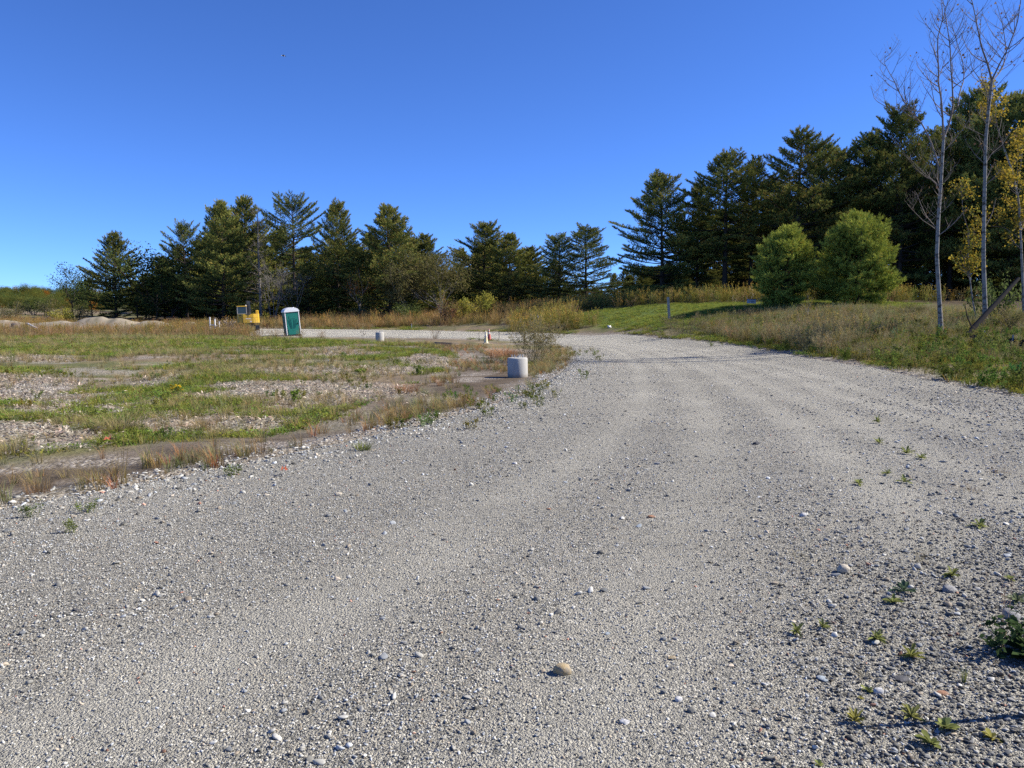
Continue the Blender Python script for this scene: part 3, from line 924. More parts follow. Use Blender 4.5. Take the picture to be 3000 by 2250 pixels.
def bare(seed, H=7.0, R=2.5, mat=None, stems=3, depth=4):
    r = rngs(seed); wood = Wood(); tips = []
    for s in range(stems):
        a = r.uniform(0, 6.28); q = r.uniform(.1, .5)
        grow(r, wood, (r.normal(0, .1), r.normal(0, .1), -.2), (math.cos(a) * q * R / H * 2, math.sin(a) * q * R / H * 2, 1), H * .42, .011 * H / stems ** .5, depth, tips, .18, .5, (2, 4), .62, 5)
    tw = Wood()
    for p, d in tips:
        for j in range(4):
            q = p[r.integers(len(p))]; dd = nrm(d + .7 * r.normal(size=3)); tw.add(np.array([q, q + dd * .25, q + dd * .55 + np.array([0, 0, .08])]), [.008, .006, .003], 3)
    return wood.mesh('trunk', mat or M_TWIG), tw.mesh('twigs', mat or M_TWIG), max(float(np.concatenate([t[0] for t in tips])[:, 2].max()), 1)

def shrub(seed, H=2.0, R=1.4, cols=((.10, .11, .04),), leaf=.11, n=900, stems=16, mat=None):
    r = rngs(seed); wood = Wood(); pts = []
    for s in range(stems):
        a = r.uniform(0, 6.28); q = r.uniform(.1, 1) ** .7
        tip = np.array([math.cos(a) * R * q, math.sin(a) * R * q, H * math.sqrt(max(0.05, 1 - .75 * q * q)) * r.uniform(.75, 1.05)])
        b = np.array([math.cos(a), math.sin(a), 0]) * .12 * r.random()
        m = (b + tip) * .5 + np.array([0, 0, .12 * H])
        P = np.array([b - [0, 0, .1], m, tip]); wood.add(P, [.018, .011, .004], 3)
        u = r.uniform(.25, 1.05, n // stems)[:, None]
        pts.append((1 - u) ** 2 * b + 2 * u * (1 - u) * m + u * u * tip + r.normal(size=(n // stems, 3)) * .16 * (.4 + .6 * H / 2))
    P = np.concatenate(pts); P[:, 2] = np.abs(P[:, 2])
    cols = np.array(cols); ci = r.integers(0, len(cols), stems).repeat(n // stems)
    V, Fs, c = quads(P, r.normal(size=P.shape) + np.array([0, 0, .5]), leaf, cols[ci], r, .6)
    cm = make_mesh('foliage', V, Fs, c); cm.materials.append(M_LEAF)
    return wood.mesh('stem', mat or M_TWIG), cm, H

def plant_tree(name, proto, loc, H, wide, label, cat, group, rz=0.0, parts=('trunk', 'crown'), lean=(0, 0)):
    tm, cm, H0 = proto
    s = H / H0
    o = empty(name, loc, rz, label, cat, group)
    o.scale = (s * wide, s * wide, s); o.rotation_euler = (lean[0], lean[1], rz)
    link(parts[0], tm, o); pc_ = link(parts[1], cm, o)
    if parts[1] == 'twigs': pc_['kind'] = 'stuff'
    return o
def tree_at(name, proto, px, d, top, wide, label, cat, group, seed=0, parts=('trunk', 'crown')):
    q = pix(px, top, d); g = float(ground_z(q[0], q[1]))
    return plant_tree(name, proto, (q[0], q[1], g - .05), q[2] - g, wide, label, cat, group, seed * 1.7 + px * .013, parts)

# ------------------------------------------------------------------ pine kinds
PN = {
    'A': pine(1, 16, .05, 5.8, .66, (5, 6), pw=1.7),
    'B': pine(2, 16, .06, 6.0, .68, (5, 6), yellow=.14, pw=2.2, gain=1.15),
    'C': pine(3, 17, .28, 5.2, .74, (4, 6), pw=2.2, gap=.12, dead=30),
    'D': pine(4, 17, .34, 5.0, .76, (4, 6), pw=2.5, gap=.14, dead=30, blue=.3),
    'E': pine(5, 15, .07, 5.0, .64, (5, 6), pw=2.7),
    'F': pine(6, 15, .08, 6.2, .80, (4, 6), pw=2.0, gap=.14, yellow=.08, blue=.35, gain=1.15),
    'G': pine(7, 17, .18, 5.6, .72, (4, 6), pw=2.0, gap=.1, dead=24, yellow=.2, gain=1.1),
    'T': pine(8, 16, .44, 4.9, .85, (4, 5), pw=3.2, gap=.15, dead=20, blue=.25, gain=1.1),
    'H': pine(9, 16, .05, 6.2, .72, (5, 6), pw=2.3, gap=.1, gain=1.05, yellow=.1),
    'I': pine(10, 17, .22, 5.4, .72, (4, 6), pw=1.7, gap=.12, dead=24),
}
YOUNG = [pine(21, 5.6, .02, 2.9, .26, (6, 8), yellow=.06, pw=1.9, nl=.20, nw=.034, dead=0, gap=.04, open_=1.7, gain=1.5, hue=(1.02, 1.08, .78), vsp=(-.35, .75)), pine(22, 5.6, .02, 3.0, .26, (6, 8), yellow=.05, pw=2.1, nl=.20, nw=.034, dead=0, gap=.04, open_=1.7, gain=1.5, hue=(1.02, 1.08, .78), vsp=(-.35, .75))]
print('pine faces', {k: len(v[1].polygons) for k, v in PN.items()}, [len(v[1].polygons) for v in YOUNG])

# ================================================================== TREES: placed
GR = 'pines of the stand on the right'
RIGHT = [
    (1945, 84, 512, 'H', 1.12, 'pine at the open left end of the right stand, boughs sweeping out over the field'),
    (2048, 88, 528, 'I', .95, 'pine second from the open left end of the right stand'),
    (2132, 82, 446, 'C', 1.2, 'layered pine behind the grey wooden post, left of the young pines'),
    (2208, 84, 460, 'I', .95, 'pine directly behind the blue and white yard sign'),
    (2272, 90, 525, 'C', 1.0, 'shorter pine in the dip left of the first young pine'),
    (2345, 78, 386, 'G', 1.1, 'tall broad pine rising straight above the first young pine'),
    (2410, 86, 420, 'D', 1.0, 'open crowned pine between and behind the two young pines'),
    (2475, 80, 442, 'D', 1.1, 'bluish pine just left of the second young pine top'),
    (2540, 78, 398, 'C', 1.0, 'pine rising straight above the second young pine'),
    (2600, 84, 425, 'D', .95, 'narrow pine behind the right side of the second young pine'),
    (2655, 78, 322, 'H', .9, 'bulky yellowish topped pine left of the first white barked tree'),
    (2735, 84, 385, 'G', 1.0, 'pine partly hidden by the first white barked tree'),
    (2805, 80, 345, 'I', .85, 'dark pine between the two white barked trees'),
    (2862, 92, 268, 'E', .95, 'pointed pine top showing between the white barked trees'),
    (2918, 79, 340, 'G', .95, 'pine behind the second white barked tree'),
    (2985, 77, 285, 'B', 1.0, 'tall dark pine at the right edge of the photo'),
    (3075, 76, 250, 'A', 1.0, 'dark pine cut off by the right edge of the photo'),
]
for k, (px, d, top, pk, w, lab) in enumerate(RIGHT):
    tree_at('white_pine', PN[pk], px, d, top, w, lab, 'pine tree', GR, k)
rr = rngs(55)
for k in range(30):
    px = 1985 + 38 * k + rr.normal(0, 12); d = 92 + 28 * rr.random() - max(0, (px - 2500) * .02)
    top = np.interp(px, [1950, 2150, 2350, 2660, 2900, 3100], [640, 590, 540, 500, 440, 390]) + rr.uniform(0, 80)
    tree_at('white_pine', PN['CDG'[k % 3]], px, d, top, rr.uniform(.9, 1.15), 'bare lower trunk and dark crown deep inside the right stand of pines', 'pine tree', 'pines deep inside the right stand', k)

GL = 'trees of the line on the far left'
LEFT = [
    (330, 104, 684, 'E', .9, 'lone round topped dark pine left of the tree line'),
    (540, 106, 664, 'T', .8, 'thin sparse pine left of the biggest dark pine'),
    (600, 112, 700, 'I', 1.0, 'low pine in front of the biggest dark pine of the left line'),
    (645, 102, 590, 'A', .95, 'biggest dark pine of the left tree line'),
    (712, 110, 584, 'B', .85, 'tall pine right of the biggest dark pine, behind the grey dead pine'),
    (858, 104, 588, 'T', 1.0, 'tall flat topped open pine with bare lower trunk above the green toilet'),
    (985, 100, 600, 'H', .85, 'broad pine with upswept boughs right of the green toilet'),
    (900, 98, 770, 'A', 1.1, 'small pine in front, just right of the green toilet'),
    (1080, 104, 690, 'G', 1.0, 'narrow pine in the gap between two broad pines'),
    (1140, 96, 608, 'B', 1.15, 'wide yellowish pine left of the olive tree'),
    (1245, 112, 690, 'E', 1.0, 'small dark pine tops behind the olive tree'),
    (1415, 104, 655, 'H', 1.2, 'broad dark pine right of the olive tree'),
    (1490, 100, 688, 'B', 1.2, 'pine on the right shoulder of the broad dark pine'),
    (1550, 106, 725, 'E', 1.35, 'low pine at the gap before the open spreading pine'),
    (1640, 96, 690, 'F', 1.35, 'spreading pine leaning left beside the open sky gap'),
    (1718, 94, 668, 'F', 1.45, 'open spreading bluish pine beside the sky gap'),
    (1800, 100, 800, 'A', 1.0, 'low pine below the sky gap left of the right stand'),
]
for k, (px, d, top, pk, w, lab) in enumerate(LEFT):
    tree_at('white_pine', PN[pk], px, d, top, w, lab, 'pine tree', GL, k + 40)
for k in range(24):
    px = 420 + 52 * k + rr.normal(0, 12); d = 116 + 14 * rr.random()
    top = np.interp(px, [300, 390, 450, 540, 640, 720, 790, 860, 920, 985, 1040, 1140, 1200, 1260, 1310, 1360, 1420, 1490, 1560, 1640, 1720, 1790, 1850], [730, 745, 730, 680, 620, 610, 650, 640, 710, 640, 665, 650, 665, 695, 735, 695, 675, 700, 735, 715, 710, 800, 840]) + rr.uniform(20, 75)
    tree_at('white_pine', PN['AEGB'[k % 4]], px, d, top, rr.uniform(1.0, 1.25), 'dark pine filling the gaps behind the front of the left tree line', 'pine tree', 'pines behind the left tree line', k)

BL = {
    'green': broadleaf(31, 9, 3.2, ((.075, .105, .030), (.095, .12, .035), (.06, .085, .03)), .20, 96, cl=.75),
    'green2': broadleaf(36, 9, 3.4, ((.07, .10, .032), (.085, .11, .035), (.12, .125, .04)), .20, 96, cl=.75),
    'olive': broadleaf(32, 7, 3.0, ((.15, .135, .05), (.13, .125, .045), (.17, .14, .06), (.11, .12, .04)), .13, 40, 4, M_TWIG, .4, 4, .25),
    'yellow': broadleaf(33, 6, 2.0, ((.34, .25, .035), (.28, .22, .04), (.20, .20, .045)), .14, 20, 3, M_BIRCH, .35, 1, .35),
    'orange': broadleaf(34, 6, 1.8, ((.30, .12, .035), (.24, .13, .04), (.12, .11, .035)), .16, 22, 3, M_TWIG, .35, 1, .35),
}
tree_at('leafy_tree', BL['green'], 205, 112, 775, 1.0, 'grey green leafy tree at the left foot of the lone round pine', 'tree', GL, 1)
tree_at('leafy_tree', BL['green2'], 265, 116, 800, .9, 'leafy tree directly behind the lone round pine', 'tree', GL, 2)
tree_at('leafy_tree', BL['green2'], 452, 106, 722, .95, 'leafy green tree right of the lone round pine', 'tree', GL, 3)
tree_at('leafy_tree', BL['green'], 395, 114, 745, .9, 'leafy green tree in the gap right of the lone round pine', 'tree', GL, 4)
tree_at('leafy_tree', BL['green'], 500, 104, 800, 1.0, 'low leafy tree below the thin sparse pine', 'tree', GL, 5)
tree_at('olive_tree', BL['olive'], 1300, 92, 728, 1.0, 'rounded olive brown tree with many stems in the middle of the tree line', 'tree', GL, 6)
tree_at('olive_tree', BL['olive'], 1215, 92, 770, .8, 'slender olive tree left of the rounded olive brown tree', 'tree', GL, 7)
tree_at('maple_sapling', BL['orange'], 1050, 95, 790, .8, 'thin sapling with orange leaves right of the toilet', 'tree', GL, 8)
tree_at('olive_tree', BL['green2'], 1050, 97, 735, .75, 'leafy tree with orange tinged lower branches between the broad pines', 'tree', GL, 9)
tree_at('yellow_sapling', BL['yellow'], 1290, 80, 830, .5, 'narrow bright yellow sapling before the olive tree', 'tree', GL, 10)
tree_at('leafy_tree', BL['green2'], 1560, 98, 800, .9, 'leafy tree with yellow touches under the low pine', 'tree', GL, 11)
tree_at('leafy_tree', BL['green'], 1180, 92, 850, 1.0, 'low leafy green tree at the foot of the wide yellowish pine', 'tree', GL, 12)
BARE = [bare(41, 7, 2.8, M_TWIG, 4, 3), bare(42, 13, 3.2, M_TWIG, 1, 4), bare(43, 6, 2.2, M_TWIG, 3, 3)]
tree_at('dead_tree', BARE[0], 795, 94, 755, 1.1, 'grey bare many stemmed tree right above the excavator', 'tree', GL, 1, ('trunk', 'twigs'))
tree_at('dead_tree', BARE[2], 860, 96, 775, 1.0, 'grey bare bush directly behind the green toilet', 'tree', GL, 2, ('trunk', 'twigs'))
def snag():
    r = rngs(77); wood = Wood(); tw = Wood(); H = 15
    wood.add(np.array([[0, 0, -.2], [.05, 0, 5], [.1, .05, 10], [.1, 0, 15]]), [.2, .16, .1, .03], 7)
    for k in range(46):
        z = r.uniform(2.5, 14.6); a = r.uniform(0, 6.28); L = (3.4 * (1 - z / 17)) * r.uniform(.5, 1.2)
        P = [np.array([.08, 0, z])]; d = np.array([math.cos(a), math.sin(a), -.1 + .5 * (z / 15)])
        for i in range(4): d = d + np.array([*r.normal(0, .12, 2), .06]); P.append(P[-1] + nrm(d) * L / 4)
        P = np.array(P); wood.add(P, np.linspace(.045, .012, 5), 4)
        for j in range(9):
            u = r.uniform(.8, 4); q = P[int(u)] * (1 - u % 1) + P[min(4, int(u) + 1)] * (u % 1); e = nrm(d + r.normal(size=3) * .8)
            tw.add(np.array([q, q + e * .35, q + e * .75 + [0, 0, .08]]), [.014, .010, .005], 3)
    return wood.mesh('trunk', M_TWIG), tw.mesh('twigs', M_TWIG), 15.0
tree_at('dead_pine', snag(), 755, 101, 600, 1.0, 'grey dead pine with bare spreading branches above the excavator', 'tree', GL, 3, ('trunk', 'twigs'))

for k, (px, d, top, w, lab) in enumerate(((2302, 58, 675, .92, 'bushy young pine standing left of its twin on the lawn'), (2522, 56, 642, .92, 'bushy young pine standing right of its twin, brightest green on its right side'))):
    tree_at('young_pine', YOUNG[k], px, d, top, w, lab, 'pine tree', 'young pines on the lawn', k)
tree_at('young_pine', YOUNG[0], 2455, 64, 735, .95, 'darker young pine in the shade between the bushy twins', 'pine tree', 'young pines on the lawn', 5)
tree_at('yellow_sapling', BL['yellow'], 2368, 45, 855, .8, 'small yellow leaved birch sapling in front of the young pines', 'tree', None, 20)

# ------------------------------------------------------------------ white barked aspens near the right edge
def aspen(px_trunk, d, limbs, seed, label, r0=.095, leaves=0, leafcol=((.32, .22, .04),), twig=1.0, rl=.05):
    """trunk and main limbs follow the photo's lines; smaller branches grow from them"""
    r = rngs(seed)
    g = on_ground(px_trunk[0][0], px_trunk[0][1], ground_z, 12, 90) if d is None else None
    q0 = pix(px_trunk[0][0], px_trunk[0][1], d); q0[2] = float(ground_z(q0[0], q0[1]))
    root = empty('aspen_tree', q0, 0, label, 'tree')
    lift = q0[2] - pix(px_trunk[0][0], px_trunk[0][1], d)[2]
    def line(pts, yoff, n=14):
        P = np.array([pix(a, b, d) for a, b in pts]); s = np.linspace(0, 1, len(P))
        P[:, 1] += yoff * s; P = P - q0; P[:, 2] += lift
        P = resample(P, n)
        return P
    tr = Wood(); T = line(px_trunk, 0, 18); T[0, 2] -= .2
    tr.add(T, np.linspace(r0, r0 * .62, 18) * (1 + .35 * np.exp(-np.arange(18) / 1.2)), 10)
    tm = tr.mesh('trunk', M_BIRCH); link('trunk', tm, root)
    leafp = []
    def twigs(W_, P, R0, lev, n):
        for j in range(n):
            u = r.uniform(.12, .98); i = u * (len(P) - 1); a = int(min(i, len(P) - 2)); q = P[a] + (P[a + 1] - P[a]) * (i - a)
            ax = nrm(P[a + 1] - P[a]); ang = r.uniform(0, 6.28)
            out = nrm(np.array([math.cos(ang), math.sin(ang) * .8, .15]))
            L = (1.9 if lev == 0 else .75) * (1.15 - .75 * u) * r.uniform(.55, 1.2) * twig
            Q = [q]; dd = nrm(ax * .55 + out)
            for k in range(5):
                dd = nrm(dd + np.array([0, 0, .17]) + r.normal(0, .07, 3)); Q.append(Q[-1] + dd * L / 5)
            Q = np.array(Q); rr_ = min(R0 * .5, .022 if lev == 0 else .009) * (1.1 - .5 * u)
            W_.add(Q, np.linspace(rr_, max(.0028, rr_ * .3), 6), 4 if lev == 0 else 3)
            if lev == 0: twigs(W_, Q, rr_, 1, 6)
            else: leafp.append(Q[2:])
    for pts, yo, ra in limbs:
        W_ = Wood(); P = line(pts, yo); ra *= .68; W_.add(P, np.linspace(ra, max(.007, ra * .2), 14), 7)
        twigs(W_, P, ra, 0, max(5, int(12 * np.linalg.norm(P[-1] - P[0]) / 4)))
        link('limb', W_.mesh('limb', M_LIMB), root)
    W_ = Wood(); twigs(W_, T[5:], .05, 0, 9); link('twigs', W_.mesh('twigs', M_LIMB), root)['kind'] = 'stuff'
    if leaves:
        P = np.concatenate(leafp); P = P[r.integers(0, len(P), leaves)] + r.normal(0, .12, (leaves, 3))
        c = np.array(leafcol)[r.integers(0, len(leafcol), leaves)]
        V, Fs, cc = quads(P, r.normal(size=P.shape), .10, c, r, .9)
        cm = make_mesh('leaves', V, Fs, cc); cm.materials.append(M_LEAF); link('leaves', cm, root)
    return root
aspen([(2758, 972), (2752, 860), (2745, 740), (2750, 620), (2757, 530), (2762, 440), (2766, 385)], 30, [
    ([(2757, 500), (2745, 420), (2725, 350), (2690, 300), (2668, 240), (2655, 185), (2640, 150), (2650, 110)], 1.5, .055),
    ([(2764, 400), (2756, 340), (2745, 280), (2730, 240), (2725, 205), (2715, 160), (2710, 115), (2722, 60), (2735, -10)], -1.2, .06),
    ([(2766, 390), (2790, 340), (2803, 290), (2806, 230), (2807, 180), (2809, 100), (2803, 30), (2795, -60)], .8, .06),
    ([(2806, 300), (2830, 250), (2862, 200), (2876, 140), (2880, 80), (2872, -20)], 2.0, .04),
    ([(2700, 315), (2650, 305), (2610, 292), (2585, 268), (2580, 220)], .8, .025),
    ([(2755, 560), (2735, 530), (2690, 500), (2650, 470), (2625, 455)], -.8, .028),
    ([(2742, 660), (2715, 652), (2680, 640), (2640, 615), (2612, 600)], -1.2, .024),
], 5, 'nearer bare white barked tree forking high, at the right of the photo', .082, 70, ((.10, .06, .04), (.20, .12, .05)))
aspen([(2886, 975), (2884, 900), (2880, 780), (2882, 640), (2885, 520), (2886, 440), (2896, 330), (2905, 258)], 32, [
    ([(2905, 258), (2898, 200), (2888, 150), (2884, 90), (2878, 20), (2865, -60)], .8, .062),
    ([(2905, 256), (2920, 210), (2935, 170), (2950, 110), (2952, 40), (2945, -40)], -1.0, .05),
    ([(2905, 260), (2935, 235), (2965, 205), (2990, 150), (2992, 60), (2985, -20)], 1.5, .045),
    ([(2895, 330), (2880, 290), (2850, 260), (2820, 235), (2805, 200)], -.8, .035),
    ([(2884, 420), (2870, 400), (2850, 380), (2835, 340)], 1.0, .02),
    ([(2886, 500), (2910, 470), (2950, 440), (2985, 395)], .5, .028),
], 6, 'bare white barked tree second from the right edge, behind the leaning dead log', .088, 160, ((.12, .07, .05), (.24, .15, .05)))
aspen([(2998, 985), (2994, 860), (2990, 766), (2983, 630), (2965, 545), (2940, 475)], 33, [
    ([(2940, 475), (2925, 400), (2925, 330), (2930, 270)], .5, .03),
    ([(2975, 590), (3000, 520), (3020, 440)], .5, .03),
    ([(2985, 650), (2960, 600), (2920, 570)], -.8, .022),
    ([(2990, 740), (2960, 700), (2915, 690)], .9, .02),
    ([(2988, 700), (3010, 650), (3050, 620)], .9, .02),
], 9, 'thin pale tree full of yellow leaves at the right edge', .055, 3600, ((.38, .27, .035), (.33, .24, .04), (.22, .20, .04)), .8)
aspen([(2862, 970), (2850, 905), (2842, 850), (2835, 770), (2838, 700)], 34, [
    ([(2838, 700), (2830, 640), (2835, 560)], .5, .022), ([(2842, 850), (2820, 800), (2800, 770)], -.5, .016), ([(2838, 760), (2860, 720), (2872, 680)], .5, .016)],
    10, 'slim sapling with yellow leaves between the two bare white barked trees', .035, 1500, ((.40, .28, .035), (.30, .24, .04), (.17, .18, .04)), .55)
g = pix(2832, 968, 28.5)
lg = empty('dead_log', (g[0], g[1], float(ground_z(g[0], g[1]))), 0, 'dark dead log leaning up to the right before the second white barked tree', 'log')
W_ = Wood(); e = pix(2985, 815, 29.5) - np.array(lg.location); W_.add(np.array([[-.1, 0, -.05], e * .5 + [0, 0, .03], e]), [.10, .085, .06], 9)
M_LOG = mat_plain('dead_wood', (.045, .038, .032), .9, .4, 4, .1)
link('trunk', W_.mesh('trunk', M_LOG), lg)
W_ = Wood(); p = e * .12; W_.add(np.array([p, p + [-.25, 0, .55], p + [-.35, 0, 1.0]]), [.03, .02, .008], 5); link('branch', W_.mesh('branch', M_LOG), lg)

# ------------------------------------------------------------------ the wood beyond, and the far hillside: one mass nobody could count
def far_wood():
    r = rngs(91); P, SC, IX, TN = [], [], [], []
    def put(x, y, h, kind, tint):
        P.append((x, y, float(base_z(x, y)) - .2)); k = h / 16.0; SC.append((k * r.uniform(.9, 1.3),) * 2 + (k,)); IX.append(kind); TN.append(tint)
    for k in range(150):
        px = r.uniform(380, 1780); d = r.uniform(134, 190); top = np.interp(px, [300, 640, 1250, 1420, 1600, 1800], [835, 770, 800, 780, 815, 865]) + r.uniform(-10, 30)
        q = pix(px, top, d); put(q[0], d, max(4, q[2] - float(base_z(q[0], d))), r.integers(0, 2), np.array([1, 1, 1]) * r.uniform(.7, 1.1))
    for k in range(24):
        px = r.uniform(1840, 3150); d = r.uniform(112, 175); top = np.interp(px, [1840, 1950, 2150, 2400, 2700, 3100], [800, 720, 640, 600, 560, 500]) + r.uniform(0, 80)
        q = pix(px, top, d); put(q[0], d, max(4, q[2] - float(base_z(q[0], d))), 2, np.array([1, 1, 1]) * r.uniform(.6, 1.0))
    for k in range(150):
        px = r.uniform(1830, 3200); d = r.uniform(94, 150) if px < 2550 else r.uniform(84, 150); q = pix(px, r.uniform(770, 825), d); put(q[0], d, max(4, q[2] - float(base_z(q[0], d))), r.integers(0, 2), np.array([1, 1, 1]) * r.uniform(.5, .8))
    for k in range(420):
        d = 150 + 470 * r.random() ** 1.3; px = r.uniform(-160, 330); tp_ = np.interp(d, [150, 300, 620], [893, 868, 848]) + r.uniform(-14, 10) - (14 if r.random() < .08 else 0); w_ = pix(px, tp_, d); h = max(2.5, w_[2] - float(base_z(w_[0], d)))
        q = pix(px, 900, d); t = np.array([1.1, 1.05, .9]) * r.uniform(.8, 1.4)
        if r.random() < .06: t = np.array([3.2, 1.1, .6])
        elif r.random() < .3: t = np.array([1.6, 1.3, .9])
        put(q[0], d, h, 3 + r.integers(0, 2), t)
    P = np.array(P)
    prot = []
    for cm in (PN['A'][1], PN['E'][1], PN['C'][1]):
        c = cm.copy(); c.materials.clear(); c.materials.append(M_TUFT); prot.append(c)
    for key, s in (('green', 16 / BL['green'][2]), ('green2', 16 / BL['green2'][2])):
        c = BL[key][1].copy(); c.materials.clear(); c.materials.append(M_TUFT)
        co = np.empty(len(c.vertices) * 3, np.float32); c.vertices.foreach_get('co', co); co = co.reshape(-1, 3) * s; co[:, 2] = co[:, 2] * 1.25 - 4.0; c.vertices.foreach_set('co', co.ravel()); prot.append(c)
    scatter('distant_wood', P, np.c_[np.zeros((len(P), 2)), r.uniform(0, 6.28, len(P))], np.array(SC), np.array(IX), np.array(TN), prot, 'mass of distant woodland behind the tree lines and over the far left hill', 'woodland')
far_wood()

# ================================================================== GRASS AND WEEDS
def blades(seed, n, h, rad, lean, w, c0, c1, seg=2, hv=.35):
    """a tuft of curved blades; colour runs from c0 at the foot to c1 at the tip"""
    r = rngs(seed); V, Fs, Cc = [], [], []
    for k in range(n):
        a = r.uniform(0, 6.28); rr_ = rad * math.sqrt(r.random()); b = np.array([math.cos(a) * rr_, math.sin(a) * rr_, -.02])
        az = a + r.normal(0, .8); H = h * r.uniform(1 - hv, 1 + hv); ln = lean * r.uniform(.3, 1.3)
        sd = np.array([-math.sin(az), math.cos(az), 0]) * w * .5 * r.uniform(.7, 1.3)
        i0 = len(V); cj = r.uniform(.75, 1.25)
        for s in range(seg):
            t = s / seg; p = b + np.array([math.cos(az) * ln * H * t * t, math.sin(az) * ln * H * t * t, H * (t - .25 * ln * t * t)])
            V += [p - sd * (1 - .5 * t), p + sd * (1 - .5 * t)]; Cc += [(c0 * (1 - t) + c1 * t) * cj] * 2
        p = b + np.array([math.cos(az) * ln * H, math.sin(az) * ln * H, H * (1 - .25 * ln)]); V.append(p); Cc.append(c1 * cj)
        for s in range(seg - 1):
            j = i0 + 2 * s; Fs += [(j, j + 1, j + 3), (j, j + 3, j + 2)]
        j = i0 + 2 * (seg - 1); Fs.append((j, j + 1, j + 2))
    return np.array(V), np.array(Fs), np.array(Cc)
def merge(*parts):
    V, Fs, Cc, n = [], [], [], 0
    for v, f, c in parts:
        if f.shape[1] == 4: f = np.r_[f[:, :3], f[:, [0, 2, 3]]]
        V.append(v); Fs.append(f + n); Cc.append(c); n += len(v)
    return np.concatenate(V), np.concatenate(Fs), np.concatenate(Cc)
def forb(seed, stems, h, rad, leaf, nleaf, cs, cl_, head=None, spread=.35, branch=0):
    """upright weed: thin stems with small leaves, and seed heads"""
    r = rngs(seed); parts = []
    for k in range(stems):
        a = r.uniform(0, 6.28); b = np.array([math.cos(a), math.sin(a), 0]) * rad * r.random(); H = h * r.uniform(.6, 1.1)
        d = nrm(np.array([math.cos(a) * spread * r.random(), math.sin(a) * spread * r.random(), 1])); tip = b + d * H + np.array([r.normal(0, .06), r.normal(0, .06), 0]) * H
        sgs = [(b - [0, 0, .03], tip)]
        for q in range(branch):
            u = r.uniform(.35, .9); p = b + (tip - b) * u; sgs.append((p, p + nrm(d + r.normal(0, .55, 3)) * H * .4 * (1.1 - u)))
        for p, q in sgs:
            ax = nrm(q - p); sd = nrm(np.cross(ax, r.normal(size=3))) * .006
            parts.append((np.array([p - sd, p + sd, q]), np.array([[0, 1, 2]]), np.repeat(np.array([cs]), 3, 0) * r.uniform(.8, 1.2)))
            m = max(2, nleaf // len(sgs)); u = r.uniform(.15, 1, m)[:, None]
            Pp = p + (q - p) * u + r.normal(0, .025, (m, 3))
            parts.append(quads(Pp, r.normal(size=(m, 3)) + [0, 0, .4], leaf, np.repeat(np.array([cl_]), m, 0), r, .45))
            if head is not None:
                m = 7; Pp = p + (q - p) * r.uniform(.82, 1.05, m)[:, None] + r.normal(0, .022, (m, 3))
                parts.append(quads(Pp, r.normal(size=(m, 3)), leaf * .9, np.repeat(np.array([head]), m, 0), r, .7))
    return merge(*parts)
def tuft_mesh(name, vfc, mat=None):
    me = make_mesh(name, vfc[0], vfc[1], vfc[2]); me.materials.append(mat or M_TUFT); return me
A_ = np.array
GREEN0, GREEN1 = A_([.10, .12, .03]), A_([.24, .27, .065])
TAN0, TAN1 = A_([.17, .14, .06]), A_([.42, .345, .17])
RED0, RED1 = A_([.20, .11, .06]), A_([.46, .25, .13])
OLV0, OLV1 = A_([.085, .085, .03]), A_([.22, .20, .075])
def protos(name, fs): return [tuft_mesh(name, f) for f in fs]
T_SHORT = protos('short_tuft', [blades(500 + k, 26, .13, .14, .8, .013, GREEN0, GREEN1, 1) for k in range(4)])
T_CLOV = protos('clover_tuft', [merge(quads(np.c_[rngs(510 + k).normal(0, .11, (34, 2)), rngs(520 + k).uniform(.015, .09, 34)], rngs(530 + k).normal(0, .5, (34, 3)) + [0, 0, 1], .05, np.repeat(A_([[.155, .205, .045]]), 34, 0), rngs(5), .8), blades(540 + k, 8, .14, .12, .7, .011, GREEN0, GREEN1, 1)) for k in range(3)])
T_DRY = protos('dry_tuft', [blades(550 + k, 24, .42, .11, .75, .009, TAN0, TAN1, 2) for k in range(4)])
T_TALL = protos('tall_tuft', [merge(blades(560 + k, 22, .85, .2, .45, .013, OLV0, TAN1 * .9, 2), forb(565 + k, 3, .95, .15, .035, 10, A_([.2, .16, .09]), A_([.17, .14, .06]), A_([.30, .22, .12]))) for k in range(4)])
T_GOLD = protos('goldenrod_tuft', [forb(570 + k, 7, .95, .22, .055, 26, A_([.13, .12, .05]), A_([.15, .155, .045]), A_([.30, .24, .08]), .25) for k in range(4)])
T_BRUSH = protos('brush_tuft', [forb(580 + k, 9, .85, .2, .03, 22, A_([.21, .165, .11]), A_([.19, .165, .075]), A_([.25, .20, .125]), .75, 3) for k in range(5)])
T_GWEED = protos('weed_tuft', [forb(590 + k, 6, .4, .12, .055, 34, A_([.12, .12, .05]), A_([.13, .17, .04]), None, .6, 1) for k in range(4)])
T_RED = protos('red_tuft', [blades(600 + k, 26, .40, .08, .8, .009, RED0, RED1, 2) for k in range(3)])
T_CHIP = protos('wood_chip', [(lambda r: (lambda P: (P[0], P[1], P[2]))(quads(np.c_[r.normal(0, .16, (16, 2)), r.uniform(.0, .035, 16)], r.normal(0, .35, (16, 3)) + [0, 0, 1], .075, np.repeat(A_([[.42, .36, .285]]), 16, 0), r, .35, .5)))(rngs(610 + k)) for k in range(4)])

